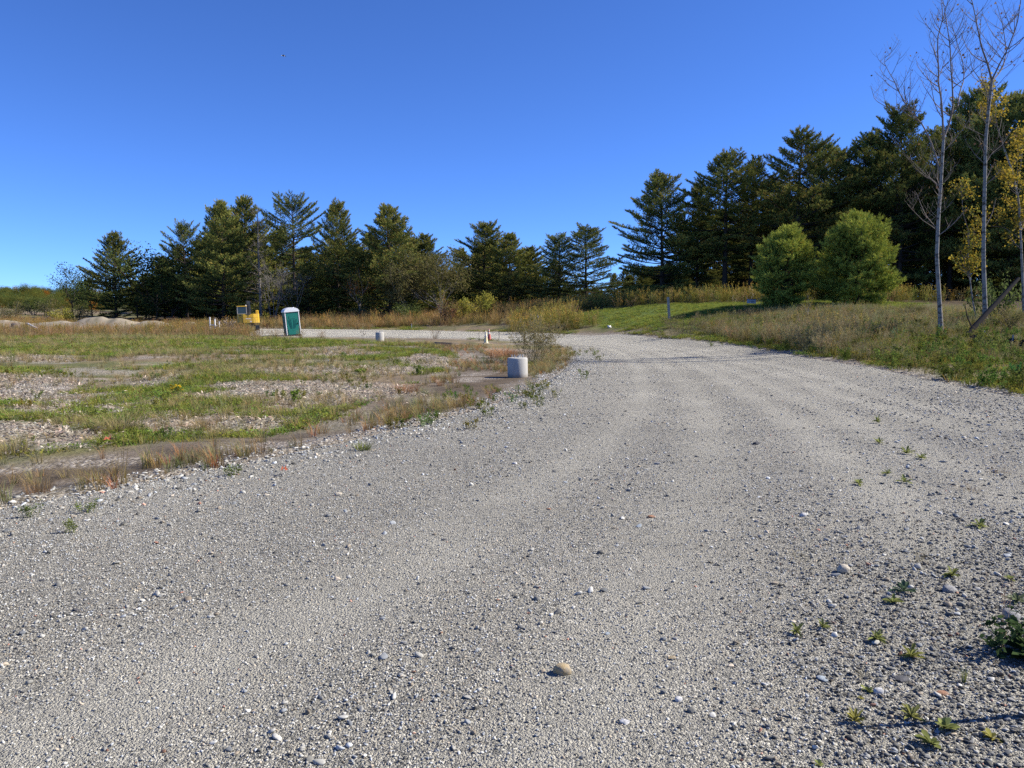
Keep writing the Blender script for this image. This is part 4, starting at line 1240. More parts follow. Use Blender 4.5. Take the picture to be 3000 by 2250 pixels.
def lay(name, items, protos_, label, cat):
    """items: list of (x, y, scale, indices, tint)"""
    r = rngs(len(name) + 3)
    X = np.concatenate([i[0] for i in items]); Y = np.concatenate([i[1] for i in items]); SCL = np.concatenate([i[2] for i in items]); IX = np.concatenate([i[3] for i in items]); TN = np.concatenate([i[4] for i in items])
    Z = surf_z(X, Y); m = in_view(X, Y, Z + .5, 150) & ~inside(CLEAR, X, Y)
    X, Y, Z, SCL, IX, TN = X[m], Y[m], Z[m], SCL[m], IX[m], TN[m]
    n = len(X); print(name, n)
    rot = np.c_[r.normal(0, .08, (n, 2)), r.uniform(0, 6.28, n)]
    return scatter(name, np.c_[X, Y, Z - .005], rot, SCL[:, None] * np.c_[np.ones((n, 2)) * r.uniform(.85, 1.2, (n, 1)), r.uniform(.75, 1.25, n)], IX, TN, protos_, label, cat)
def tints(r, n, base=(1, 1, 1), v=.25, warm=.12):
    return A_(base)[None] * r.uniform(1 - v, 1 + v, (n, 1)) * np.c_[1 + warm * r.normal(size=n), np.ones(n), 1 - warm * .5 * r.normal(size=n)].clip(.5, 1.6)
def poly_w(pts):
    return np.array([on_ground(*p)[:2] for p in pts])
CLEAR = poly_w([(1360, 1085), (1500, 1088), (1560, 1100), (1560, 1122), (1480, 1128), (1380, 1132), (1330, 1110)])
r = rngs(333)
FIELD = poly_w([(-350, 1335), (0, 1330), (250, 1305), (480, 1275), (800, 1262), (1000, 1210), (1090, 1165), (1200, 1135), (1300, 1085), (1340, 1045), (1290, 1010), (1120, 1000), (880, 992), (700, 982), (400, 972), (-200, 968)])
def fieldpts(dens, y0=9, y1=66):
    x, y = sample_box(r, -62, 2, y0, y1, dens)
    k = (np.abs(x) < .75 * y + 2) & inside(FIELD, x, y)
    return x[k], y[k]
items = []
# short green grass and clover in patches on the field
for dens, y0, y1, sc in ((60, 9, 22, 1.0), (26, 22, 40, 1.25), (13, 40, 66, 1.7)):
    x, y = fieldpts(dens, y0, y1)
    g = fbm(x * .28, y * .28, 3, 201) + .18 * sstep(20, 34, y) * (fbm(x * .1, y * .1, 2, 202) > .42) - .42 * chips_mask(x, y)
    k = r.random(len(x)) < .95 * sstep(.39, .58, g)
    x, y = x[k], y[k]
    ty = r.random(len(x)) < .72
    items.append((x, y, sc * r.uniform(.55, 1.1, len(x)), np.where(ty, r.integers(0, 4, len(x)), r.integers(4, 7, len(x))), tints(r, len(x), (1.05, 1.03, .9), .25, .18)))
# mown lawn on the bank
x, y = sample_box(r, 2, 45, 44, 84, 16); k = soft(LAWN, x, y, .8, 1.2, 4) > .5; x, y = x[k], y[k]
items.append((x, y, r.uniform(.9, 1.5, len(x)), r.integers(0, 4, len(x)), tints(r, len(x), (1.15, 1.15, .95), .2, .12)))
# low green verge along the outside of the road
x, y = sample_box(r, -20, 26, 12, 86, 20); sd = road_sd(x, y); xx = (x > np.interp(y, [12, 30, 50, 80], [6, 8, 5, -30]))
k = xx & (sd > .1) & (r.random(len(x)) < np.exp(-sd / 2.5) * 1.3 * sstep(.4, .65, fbm(x * .3, y * .3, 3, 211))); x, y = x[k], y[k]
items.append((x, y, r.uniform(.9, 1.7, len(x)), r.integers(0, 7, len(x)), tints(r, len(x), (1.1, 1.0, .9), .3, .2)))
# the bank on the right, in front of the white barked trees
BANK = poly_w([(2080, 975), (2350, 1040), (2600, 1085), (3050, 1172), (3300, 1180), (3300, 1000), (2900, 960), (2500, 925), (2200, 905), (2020, 925)])
x, y = sample_box(r, 4, 40, 14, 66, 24); k = inside(BANK, x, y) & (road_sd(x, y) > .15) & (r.random(len(x)) < .9 * sstep(.42, .68, fbm(x * .35, y * .35, 3, 215)) + .12); x, y = x[k], y[k]
items.append((x, y, r.uniform(.8, 1.5, len(x)), r.integers(0, 7, len(x)), tints(r, len(x), (1.0, .85, .8), .3, .25)))
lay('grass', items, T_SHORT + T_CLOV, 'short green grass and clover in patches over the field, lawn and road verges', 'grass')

items = []
for dens, y0, y1, sc in ((24, 8, 24, .7), (11, 24, 44, .95), (6.5, 44, 66, 1.3)):
    x, y = fieldpts(dens, y0, y1); g = fbm(x * .22, y * .22, 3, 221) + .10 * sstep(40, 56, y)
    k = r.random(len(x)) < .8 * sstep(.50, .68, g) + .07; x, y = x[k], y[k]
    items.append((x, y, sc * r.uniform(.35, .8, len(x)), r.integers(0, 4, len(x)), tints(r, len(x), (1, 1, 1), .25, .12)))
# sparse dry grass fringing the silt strip and the shoulder
x, y = sample_box(r, -14, 4, 4.5, 45, 26); dL = dist_poly(LW[::2], x, y, False); sd = road_sd(x, y)
k = (sd > -.1) & (dL < 1.8) & (x < np.interp(y, [4, 15, 30, 45], [-3, 1.2, 3.3, 4])) & (r.random(len(x)) < np.exp(-((dL - .6) / .55) ** 2) * sstep(.40, .62, fbm(x * .5, y * .5, 3, 225))); x, y = x[k], y[k]
items.append((x, y, r.uniform(.3, .7, len(x)), np.where(r.random(len(x)) < .86, r.integers(0, 4, len(x)), r.integers(4, 7, len(x))), tints(r, len(x), (.85, .9, .8), .3, .2)))
x, y = sample_box(r, -14, 3, 6, 45, 22); k = inside(SILT, x, y) & (r.random(len(x)) < sstep(.44, .64, fbm(x * .5, y * .5, 3, 229)) + .06); x, y = x[k], y[k]
items.append((x, y, r.uniform(.25, .65, len(x)), np.where(r.random(len(x)) < .75, r.integers(0, 4, len(x)), r.integers(4, 7, len(x))), tints(r, len(x), (.9, .9, .8), .3, .2)))
lay('dry_grass', items, T_DRY + T_RED, 'dry tan and reddish bunch grass over the field and along the silt strip', 'dry grass')

items = []
# tall dry growth beyond the far road and before the left tree line
BAND = poly_w([(-150, 955), (300, 962), (640, 972), (760, 958), (880, 956), (1220, 955), (1424, 950), (1640, 945), (1700, 912)]); BAND = np.r_[BAND, [(16, 84), (16, 92), (-5, 96), (-30, 100), (-60, 100), (-80, 95)]]
x, y = sample_box(r, -85, 18, 62, 101, 6); k = inside(BAND, x, y) & (road_sd(x, y) > 1.0) & (r.random(len(x)) < .25 + fbm(x * .2, y * .2, 3, 231)); x, y = x[k], y[k]
items.append((x, y, r.uniform(.75, 1.5, len(x)) * np.interp(x, [-40, -12, 2], [.65, .9, .85]), np.where(r.random(len(x)) < .72, r.integers(0, 4, len(x)), r.integers(4, 9, len(x))), tints(r, len(x), (1.35, 1.12, 1.0), .25, .15)))
# goldenrod edge behind the lawn
x, y = sample_box(r, 0, 45, 62, 90, 7); sdl = soft(LAWN, x, y, .5, .5, 4); dl = dist_poly(LAWN, x, y)
k = (sdl < .5) & (dl < 9) & (y > 62 + .05 * x) & (r.random(len(x)) < np.exp(-dl / 5)); x, y = x[k], y[k]
items.append((x, y, r.uniform(.8, 1.5, len(x)), r.integers(4, 9, len(x)), tints(r, len(x), (1.4, 1.3, 1.0), .25, .15)))
# tall weeds at the far end of the field round the excavator and the pipes
x, y = sample_box(r, -50, -14, 56, 80, 5); k = (road_sd(x, y) > .3) & ((x / y > -.47) | (r.random(len(x)) < .55)) & (r.random(len(x)) < sstep(56, 66, y) * (.25 + fbm(x * .25, y * .25, 2, 236))); x, y = x[k], y[k]
items.append((x, y, r.uniform(.55, 1.1, len(x)), r.integers(0, 13, len(x)), tints(r, len(x), (1.25, 1.05, .95), .25, .15)))
# the right bank: brush, goldenrod and weeds
BANK2 = poly_w([(2080, 985), (2350, 1040), (2500, 1064), (2700, 1080), (2800, 1060), (3050, 1090), (3300, 1000), (3000, 930), (2700, 905), (2500, 902), (2300, 905), (2150, 920), (2020, 935)])
x, y = sample_box(r, 6, 36, 18, 64, 13); k = inside(BANK2, x, y) & (road_sd(x, y) > .5) & (r.random(len(x)) < .4 + .6 * fbm(x * .3, y * .3, 3, 241)); x, y = x[k], y[k]
br = r.random(len(x)) < np.interp(x / y, [.25, .45, .55], [.85, .8, .6]); lowz = np.interp(x / y, [.42, .52], [1, .55]) * np.where(y < 30, .8, 1)
items.append((x, y, lowz * r.uniform(.45, 1.1, len(x)) * np.interp(y, [20, 36, 46, 56], [1.0, 1.3, .8, .5]), np.where(br, r.integers(8, 13, len(x)), r.integers(0, 8, len(x))), tints(r, len(x), (1.12, 1.16, 1.0), .3, .15)))
lay('tall_weeds', items, T_TALL + T_GOLD + T_BRUSH, 'tall dry weeds, goldenrod and brushy stems along the banks and tree lines', 'weeds')

items = []
x, y = fieldpts(1.6, 9, 60); k = r.random(len(x)) < sstep(.5, .66, fbm(x * .4, y * .4, 3, 251)); x, y = x[k], y[k]
items.append((x, y, r.uniform(.3, .7, len(x)), r.integers(0, 4, len(x)), tints(r, len(x), (1.15, 1, .9), .25, .2)))
x, y = sample_box(r, -12, 12, 5, 40, 5); sd = road_sd(x, y); k = (np.abs(sd) < 1.2) & (r.random(len(x)) < .5 * sstep(.5, .65, fbm(x * .6, y * .6, 2, 255))); x, y = x[k], y[k]
items.append((x, y, r.uniform(.25, .7, len(x)), r.integers(0, 4, len(x)), tints(r, len(x), (1.1, 1.05, .9), .25, .2)))
x, y = sample_box(r, 4, 30, 14, 50, 6); k = inside(BANK, x, y) & (road_sd(x, y) > .2) & (r.random(len(x)) < fbm(x * .3, y * .3, 2, 257)); x, y = x[k], y[k]
items.append((x, y, r.uniform(.6, 1.3, len(x)), r.integers(0, 4, len(x)), tints(r, len(x), (1, .95, .85), .3, .2)))
lay('leafy_weeds', items, T_GWEED, 'small leafy green weeds scattered over field, shoulders and bank', 'weeds')

items = []
x, y = sample_box(r, -30, 2, 9, 45, 26); k = (r.random(len(x)) < chips_mask(x, y) * 1.1) & (road_sd(x, y) > .3); x, y = x[k], y[k]
items.append((x, y, r.uniform(.7, 1.5, len(x)), r.integers(0, 4, len(x)), tints(r, len(x), (1, 1, 1), .35, .06)))
lay('wood_chips', items, T_CHIP, 'pale wood chips spread over the bare patches of the field', 'wood chips')

# ------------------------------------------------------------------ shrubs one can tell apart
SH = {'olive': shrub(701, 2.2, 1.7, ((.15, .135, .055), (.12, .12, .045), (.18, .14, .07)), .12, 1500), 'gold': shrub(702, 1.9, 1.9, ((.36, .32, .06), (.30, .30, .06), (.40, .33, .07)), .13, 2400),
      'rust': shrub(703, 1.7, 1.4, ((.24, .11, .06), (.17, .10, .06), (.16, .13, .06)), .12, 1200), 'green': shrub(704, 2.0, 1.5, ((.10, .13, .04), (.12, .15, .045)), .14, 1300)}
def shrub_at(kind, px, d, top, wpx, label, seed=0):
    q = pix(px, top, d); g = float(ground_z(q[0], q[1])); H = max(.5, q[2] - g); R0 = {'olive': 1.7, 'gold': 1.9, 'rust': 1.4, 'green': 1.5}[kind]
    o = plant_tree('shrub', SH[kind], (q[0], q[1], g), H, 1.0, label, 'shrub', 'shrubs at the foot of the tree lines', seed + px * .01, ('stem', 'foliage'))
    w = wpx / F * d / 2 / R0; o.scale = (w, w, o.scale[2])
SHRUBS = [('gold', 1415, 82, 862, 150, 'bright yellow green shrub left of the tall dry grass'), ('gold', 1355, 81, 880, 100, 'yellow green shrub beside the rusty one'), ('rust', 1315, 80, 872, 90, 'rusty red brown shrub below the narrow yellow sapling'),
          ('green', 1190, 88, 880, 110, 'low green shrub at the foot of the wide yellowish pine'), ('olive', 1060, 92, 895, 90, 'olive shrub under the orange leaved sapling'), ('olive', 1500, 94, 885, 90, 'olive shrub at the right end of the shrub row'),
          ('olive', 225, 100, 890, 120, 'low olive bush behind the long dirt heap'), ('gold', 185, 98, 905, 100, 'yellowish bush behind the left part of the long dirt heap'), ('olive', 140, 106, 872, 100, 'olive bush left of the dirt heap'),
          ('green', 95, 112, 868, 100, 'green bush above the rubble slope'), ('olive', 40, 104, 880, 110, 'olive bush at the left photo edge'), ('olive', 8, 96, 900, 90, 'brownish bush cut by the left photo edge'),
          ('green', 2925, 34, 790, 150, 'feathery grey green bush right of the second white barked tree'), ('olive', 2965, 30, 900, 150, 'tangled olive bush at the right photo edge'), ('green', 2820, 36, 905, 110, 'yellow green undergrowth bush between the two white barked trees'),
          ('rust', 2800, 35, 925, 90, 'reddish brown bush between the two white barked trees'), ('olive', 2680, 44, 890, 120, 'olive bush left of the first white barked tree'), ('rust', 520, 96, 930, 90, 'dark reddish bush right of the long dirt heap'),
          ('olive', 770, 90, 925, 70, 'brown bush between excavator and toilet'), ('olive', 1595, 95, 880, 80, 'dark bush under the leaning spreading pine')]
for k, a in enumerate(SHRUBS): shrub_at(*a, seed=k)

# ================================================================== OBJECTS
# ------------------------------------------------------------------ concrete pole bases
def mat_concrete():
    m, nt, b = new_mat('cast_concrete')
    tc = N(nt, 'ShaderNodeTexCoord').outputs['Object']
    n1 = noise(nt, tc, 3.5, 6, .65); n2 = noise(nt, tc, 40, 4, .6)
    mp = N(nt, 'ShaderNodeMapping'); mp.inputs['Scale'].default_value = (9, 9, 1.2); nt.links.new(tc, mp.inputs[0]); n3 = noise(nt, mp.outputs[0], 1.5, 4, .6)
    c = mixc(nt, 'MIX', n1.outputs[0], (.31, .30, .275), (.42, .41, .375))
    c = mixc(nt, 'MIX', ramp(nt, n3.outputs[0], [(.55, (0, 0, 0)), (.72, (.45,) * 3)]), c, (.26, .24, .20))
    sx = N(nt, 'ShaderNodeSeparateXYZ'); nt.links.new(tc, sx.inputs[0])
    splash = ramp(nt, mth(nt, 'ADD', sx.outputs[2], mth(nt, 'MULTIPLY', n1.outputs[0], .12)), [(.08, (.85,) * 3), (.22, (0, 0, 0))])
    c = mixc(nt, 'MIX', splash, c, (.20, .17, .13))
    nt.links.new(c, b.inputs['Base Color']); b.inputs['Roughness'].default_value = .9
    bump(nt, n2.outputs[0], .25, .01, b)
    return m
M_CONC = mat_concrete()
M_STEEL = mat_plain('galvanised_steel', (.42, .42, .41), .45, .2, 20, .5, .7)
def pole_base(loc, dia, H, rz, label, lean=(0, 0)):
    o = empty('concrete_base', loc, rz, label, 'pole base', 'concrete bases for light poles'); o.rotation_euler = (lean[0], lean[1], rz)
    R_ = dia / 2
    MB().lathe([(R_ * 1.0, -.25), (R_, .1), (R_ * .995, H - .035), (R_ - .012, H - .014), (R_ - .035, H)], 40).build('body', M_CONC, o, False)
    for p in o.children[0].data.polygons:
        p.use_smooth = len(p.vertices) == 4
    for k in range(4):
        a = math.pi / 4 + k * math.pi / 2; c = (math.cos(a) * R_ * .6, math.sin(a) * R_ * .6, H)
        b = MB().lathe([(.011, -.02), (.011, .085)], 8, c).build('anchor_bolt', M_STEEL, o)
        MB().lathe([(.024, .03), (.024, .052)], 6, c).build('nut', M_STEEL, b)
    MB().lathe([(.03, -.02), (.03, .05), (.024, .05), (.024, .0)], 12, (0.03, 0, H), False).build('conduit', mat_plain('grey_conduit', (.30, .31, .32), .5), o)
    return o
q = on_ground(1517, 1107, surf_z); q[1] += .2
pole_base((q[0], q[1], float(surf_z(q[0], q[1])) - .02), 59.5 / F * q[1], .58, .3, 'squat round concrete base beside the road, bolts on its top', (0.0, -.018))
q = on_ground(1113, 1003, surf_z); d2 = q[1]
pole_base((q[0], q[1], q[2]), 24.5 / F * d2, 30 / F * d2, .9, 'smaller looking concrete base far out in the field before the far road', (0, -.02))

# ------------------------------------------------------------------ traffic cones
def cone(px, py, H, cols, label, rz, lean):
    q = on_ground(px, py, surf_z)
    o = empty('traffic_cone', (q[0], q[1], q[2]), rz, label, 'traffic cone', 'traffic cones at the field corner'); o.rotation_euler = (lean[0], lean[1], rz)
    base_m, body_m, col_m = cols
    MB().box((0, 0, .02), (.36, .36, .04), None, .012).build('base', base_m, o)
    def rad(z): return np.interp(z, [.04, H], [.135, .03])
    MB().lathe([(rad(.04) + .012, .04), (rad(.07), .07), (rad(H * .5), H * .5), (rad(H), H), (.02, H + .005)], 20).build('body', body_m, o, True)
    for a, b in ((.52, .70), (.80, .92)):
        MB().lathe([(rad(a * H) + .002, a * H), (rad(a * H) + .004, a * H + .004), (rad(b * H) + .004, b * H - .004), (rad(b * H) + .002, b * H)], 20, cap=False).build('reflective_collar', col_m, o, True)
M_CW = mat_plain('faded_white_plastic', (.70, .66, .56), .6, .08, 12, .3, dirt=(.45, .38, .22), dirt_amt=.5)
M_CY = mat_plain('sun_bleached_plastic', (.66, .56, .33), .6, .15, 8, .3, dirt=(.7, .66, .58), dirt_amt=.6)
M_CR = mat_plain('faded_red_plastic', (.42, .085, .075), .6, .2, 8, .3, dirt=(.5, .35, .3), dirt_amt=.4)
cone(1424, 1007, .80, (M_CY, M_CY, M_CW), 'bleached cream coloured traffic cone, the nearer of two', .3, (0, -.03))
cone(1434, 996, .82, (M_CR, M_CR, M_CW), 'faded red and white traffic cone, the farther of two', .1, (0.02, -.05))

# ------------------------------------------------------------------ stakes, posts and signs
M_GWOOD = mat_plain('weathered_wood', (.30, .285, .26), .9, .3, 5, .15, dirt=(.16, .14, .12), dirt_amt=.5)
M_LWOOD = mat_plain('new_lumber', (.55, .43, .27), .8, .15, 5, .2)
M_IRON = mat_plain('rusty_iron', (.13, .105, .09), .7, .3, 10, .3)
M_WPVC = mat_plain('white_pvc', (.78, .77, .74), .4, .05, 6, .4, dirt=(.5, .45, .36), dirt_amt=.3)
def stake(name, px0, py0, px1, py1, w, mat, label, cat, d=None, tip=True):
    q = on_ground(px0, py0, surf_z) if d is None else pix(px0, py0, d)
    if d is not None: q[2] = float(surf_z(q[0], q[1]))
    t = pix(px1, py1, q[1]); o = empty(name, q, 0, label, cat)
    v = t - q; P = np.array([-.15 * nrm(v), v * .93, v])
    W_ = MB(); L = float(np.linalg.norm(v)); ax = nrm(v); sx = nrm(np.cross(ax, [0, 1, 0])) * w / 2; sy = np.cross(sx, ax) ; sy = nrm(sy) * w / 2 * .8
    V = [P[0] - sx - sy, P[0] + sx - sy, P[0] + sx + sy, P[0] - sx + sy, v * .96 - sx - sy, v * .96 + sx - sy, v * .96 + sx + sy, v * .96 - sx + sy]
    W_.add(V, [(3, 2, 1, 0), (4, 5, 6, 7), (0, 1, 5, 4), (1, 2, 6, 5), (2, 3, 7, 6), (3, 0, 4, 7)])
    W_.build('shaft', mat, o)
    k = .75 if tip else 1.0
    V2 = [v * .962 - sx - sy, v * .962 + sx - sy, v * .962 + sx + sy, v * .962 - sx + sy, v - (sx + sy) * k, v + (sx - sy) * k, v + (sx + sy) * k, v - (sx - sy) * k]
    MB().add(V2, [(3, 2, 1, 0), (4, 5, 6, 7), (0, 1, 5, 4), (1, 2, 6, 5), (2, 3, 7, 6), (3, 0, 4, 7)]).build('end', mat, o)
    return o
stake('iron_stake', 1404, 1000, 1403, 973, .035, M_IRON, 'thin dark iron stake left of the traffic cones', 'stake')
stake('iron_stake', 1462, 998, 1462, 966, .035, M_IRON, 'thin dark iron stake right of the traffic cones', 'stake')
stake('survey_stake', 1583, 958, 1575, 922, .05, M_WPVC, 'white topped survey stake leaning left before the tall dry grass', 'stake')
stake('survey_stake', 1206, 962, 1206, 948, .04, M_WPVC, 'tiny white stake beyond the far road', 'stake')
stake('wooden_post', 1961, 937, 1957, 870, .165, M_GWOOD, 'square weathered grey wooden post on the lawn', 'post', 56, False)
stake('wooden_stake', 3150, 2090, 3150, 1560, .03, M_GWOOD, 'thin wooden stake just past the right photo edge, its shadow on the gravel', 'stake', None)
stake('survey_stake', 568, 962, 568, 944, .05, M_WPVC, 'small white stake on the small dirt heap', 'stake', 78)

def sign(px, d, top, wpx, hpx, rz, board_m, label, legs, legm, mark, tilt=0.0):
    q = pix(px, top, d); g = float(surf_z(q[0], q[1])); w = wpx / F * d; h = hpx / F * d; zt = q[2] - g
    o = empty('sign', (q[0], q[1], g), rz, label, 'sign')
    b = MB().box((0, 0, zt - h / 2), (w, .012, h), [[math.cos(tilt), 0, -math.sin(tilt)], [0, 1, 0], [math.sin(tilt), 0, math.cos(tilt)]]).build('board', board_m, o)
    for lx, r_ in legs: MB().box((lx * w, .02, (zt - .02) / 2 - .1), (r_, r_, zt + .16)).build('leg', legm, o)
    for (u, v, mw, mh, mm) in mark: MB().box((u * w, -.0085, zt - h / 2 + v * h), (mw * w, .003, mh * h)).build('print', mm, b)
    return o
M_SIGNW = mat_plain('sign_board', (.55, .60, .74), .5, .06); M_SIGNB = mat_plain('sign_ink', (.13, .15, .24), .6); M_MAROON = mat_plain('maroon_sign', (.14, .055, .05), .6, .2); M_SIGNG = mat_plain('sign_grey_ink', (.25, .27, .36), .6)
sign(2202, 60, 876, 27, 13, .1, M_SIGNW, 'pale blue white yard sign on wire legs below the young pines', ((-.46, .02), (.46, .02)), M_IRON, [(0, .42, .92, .16, M_SIGNB), (-.05, .02, .42, .16, M_SIGNG), (.2, -.05, .2, .1, M_SIGNG), (.15, -.42, .12, .14, M_SIGNB)], -.04)
sign(1671, 76, 906, 13, 21, -.15, M_MAROON, 'small maroon and grey sign at the end of the lawn', ((-.3, .03), (.62, .05)), M_LWOOD, [(0, -.10, .86, .12, M_SIGNG), (0, -.28, .86, .14, M_SIGNG), (0, .08, .7, .06, M_SIGNG)])

# ------------------------------------------------------------------ portable toilet
M_TGREEN = mat_plain('green_plastic', (.012, .115, .088), .45, .15, 4, .4, dirt=(.10, .16, .13), dirt_amt=.25)
M_TDOOR = mat_plain('green_door_plastic', (.014, .165, .125), .4, .1, 4, .4)
M_TWHITE = mat_plain('white_plastic', (.80, .80, .80), .45, .04, 4, .4, dirt=(.6, .58, .54), dirt_amt=.3)
M_BLACK = mat_plain('black_plastic', (.015, .015, .015), .5, .2)
def toilet():
    q = on_ground(853, 984, surf_z); d = q[1]
    o = empty('portable_toilet', (q[0], q[1] + .5, q[2] - .04), math.radians(27), 'green portable toilet with white dome roof and white corner posts, leaning left', 'portable toilet')
    o.rotation_euler = (0.0, math.radians(-5.0), math.radians(27))
    s = (84 / F * d) / 2.32; o.scale = (s, s, s)
    w, dp = 1.10, 1.14
    MB().box((0, 0, .07), (w + .04, dp + .04, .14), None, .02).build('base', M_BLACK, o)
    MB().box((0, dp / 2 - .02, 1.05), (w - .06, .04, 1.84)).build('back_wall', M_TGREEN, o)
    for sx in (-1, 1):
        sw = MB().box((sx * (w / 2 - .02), 0, 1.05), (.04, dp - .1, 1.84)).build('side_wall', M_TGREEN, o)
        for k in range(5): MB().box((sx * (w / 2 + .004), -.36 + .18 * k, .95), (.012, .05, 1.4)).build('rib', M_TGREEN, sw)
        for sy in (-1, 1): MB().box((sx * (w / 2 - .01), sy * (dp / 2 - .01), 1.05), (.062, .062, 1.86), None, .012).build('corner_post', M_TWHITE if sy < 0 else M_TGREEN, o)
    MB().box((0, -dp / 2 + .02, 1.92), (w - .07, .05, .12)).build('lintel', M_TGREEN, o)
    dr = MB().box((0, -dp / 2 + .01, .99), (w - .16, .04, 1.74)).build('door', M_TDOOR, o)
    y = -dp / 2 - .016
    MB().box((0, y, .38), (w - .30, .022, .44), None, .008).build('door_panel', M_TDOOR, dr)
    n = 9; arch = [(-.26, 1.42), (.26, 1.42)] + [(.26 * math.cos(a), 1.60 + .16 * math.sin(a)) for a in np.linspace(0, math.pi, n)]
    MB().prism(arch, y - .008, y + .012).build('door_panel', M_TDOOR, dr)
    for k in range(-3, 4):
        if k == 0: continue
        a = .105 * k; P = [(.055 * k - .012, .66), (.055 * k + .012, .66), (.115 * k + .012, 1.36), (.115 * k - .012, 1.36)]
        MB().prism(P, y - .012, y + .012).build('rib', M_TDOOR, dr)
    MB().box((w / 2 - .17, y - .012, 1.02), (.05, .03, .12)).build('latch', M_BLACK, dr)
    prof = [(-w / 2 - .05, 1.97), (w / 2 + .05, 1.97), (w / 2 + .05, 2.05), (w / 2 - .06, 2.20), (w / 2 - .25, 2.29), (0, 2.33), (-w / 2 + .25, 2.29), (-w / 2 + .06, 2.20), (-w / 2 - .05, 2.05)]
    rf = MB().prism(prof, -dp / 2 - .06, dp / 2 + .06).build('roof', M_TWHITE, o)
    MB().lathe([(.05, 2.1), (.05, 2.33)], 12, (w / 2 - .2, dp / 2 - .15, 0)).build('vent_pipe', M_TWHITE, rf)
toilet()

# ------------------------------------------------------------------ excavator
def excavator():
    M_YEL = mat_plain('machine_yellow', (.60, .37, .03), .5, .12, 3, .35, dirt=(.30, .22, .12), dirt_amt=.6)
    M_DK = mat_plain('dark_machine_steel', (.045, .05, .055), .5, .3, 5, .4)
    M_BOOM = mat_plain('boom_grey', (.045, .055, .065), .5, .2, 5, .4)
    M_GLASS = mat_plain('tinted_glass', (.012, .022, .028), .08, .1, 2, .6)
    M_FR = mat_plain('cab_frame_grey', (.28, .29, .29), .5, .15)
    M_DECAL = mat_plain('pale_decal', (.72, .64, .60), .5, .1)
    c = pix(729, 960, 76); g = float(surf_z(c[0], 76))
    o = empty('excavator', (c[0], 76, g), math.radians(20), 'yellow excavator seen from behind, dark boom raised beyond its cab', 'excavator')
    o.rotation_euler = (0, math.radians(-1.5), math.radians(20)); o.scale = (.95, .95, .95)
    for sx in (-1, 1):
        t = MB().prism([(0, 0)] * 0 or [(-.22 + sx * .82, .06), (.22 + sx * .82, .06), (.22 + sx * .82, .52), (-.22 + sx * .82, .52)], -1.15, 1.25).build('track', M_DK, o)
        for k in range(12): MB().box((sx * .82, -1.165, .09 + .036 * k), (.44, .03, .02)).build('tread', M_DK, t)
    MB().box((0, .05, .62), (1.1, 1.2, .3)).build('undercarriage', M_DK, o)
    ring = [(-1.08, -.75), (-.98, -1.05), (-.5, -1.22), (.5, -1.22), (.98, -1.05), (1.08, -.75), (1.08, .95), (-1.08, .95)]
    def slab(z0, z1, ins=0.0):
        V = [(x * (1 - ins), y * (1 - ins), z0) for x, y in ring] + [(x * (1 - ins), y * (1 - ins), z1) for x, y in ring]
        n = len(ring); return V, [tuple(range(n - 1, -1, -1)), tuple(range(n, 2 * n))] + [(k, (k + 1) % n, n + (k + 1) % n, n + k) for k in range(n)]
    MB().add(*slab(.78, 1.32)).build('counterweight', M_YEL, o)
    hd = MB().add(*slab(1.335, 1.70, .012)).build('engine_hood', M_YEL, o)
    MB().box((-.78, -1.135, 1.55), (.16, .03, .12), [[.92, .38, 0], [-.38, .92, 0], [0, 0, 1]]).build('vent', M_DK, hd)
    MB().box((0, -1.215, 1.52), (.03, .02, .30)).build('seam', M_DK, hd)
    V, Fs = [(-.28, -1.224, 1.70), (.28, -1.224, 1.70), (0, -1.224, 1.58), (-.28, -1.15, 1.705), (.28, -1.15, 1.705), (0, -1.15, 1.58)], [(0, 1, 2), (3, 5, 4), (0, 3, 4, 1), (1, 4, 5, 2), (2, 5, 3, 0)]
    MB().add(V, Fs).build('hood_scoop', M_DK, hd)
    cw = [c_ for c_ in o.children if c_.name.startswith('counterweight')][0]
    for k, (u, wd) in enumerate(((-.20, .09), (-.09, .08), (.01, .06), (.10, .09), (.20, .07))): MB().box((u, -1.2235, 1.22), (wd, .006, .09)).build('lettering', M_DECAL, cw)
    MB().prism([(.12, .88), (.30, .84), (.30, .98), (.18, .99)], -1.226, -1.221).build('decal', M_DECAL, cw)
    for sx in (-.62, .62): MB().box((sx, -1.16, 1.05), (.025, .05, .52), [[.94, .34 * np.sign(sx) * -1, 0], [.34 * np.sign(sx), .94, 0], [0, 0, 1]]).build('seam', M_DK, cw)
    MB().box((.88, -.2, 1.86), (.30, 1.0, .42), None, .05).build('side_tank', M_YEL, o)
    # cab on the left
    x0, x1, y0, y1, z0, z1 = -1.06, -.10, -.55, .85, 1.70, 2.46
    cb = empty('cab'); cb.parent = o
    cbm = MB().box(((x0 + x1) / 2, (y0 + y1) / 2, 1.72), (x1 - x0, y1 - y0, .05))
    for x in (x0 + .04, x1 - .04):
        for y in (y0 + .04, y1 - .04): cbm.box((x, y, (z0 + z1) / 2), (.08, .08, z1 - z0))
    cabo = cbm.build('cab', M_FR, o); bpy.data.objects.remove(cb)
    MB().box(((x0 + x1) / 2, (y0 + y1) / 2, z1 + .035), (x1 - x0 + .06, y1 - y0 + .06, .085), None, .02).build('cab_roof', M_YEL, cabo)
    MB().box(((x0 + x1) / 2, y0 + .03, (z0 + z1) / 2), (x1 - x0 - .16, .012, z1 - z0 - .06)).build('window', M_GLASS, cabo)
    MB().box(((x0 + x1) / 2, y1 - .03, (z0 + z1) / 2), (x1 - x0 - .16, .012, z1 - z0 - .06)).build('window', M_GLASS, cabo)
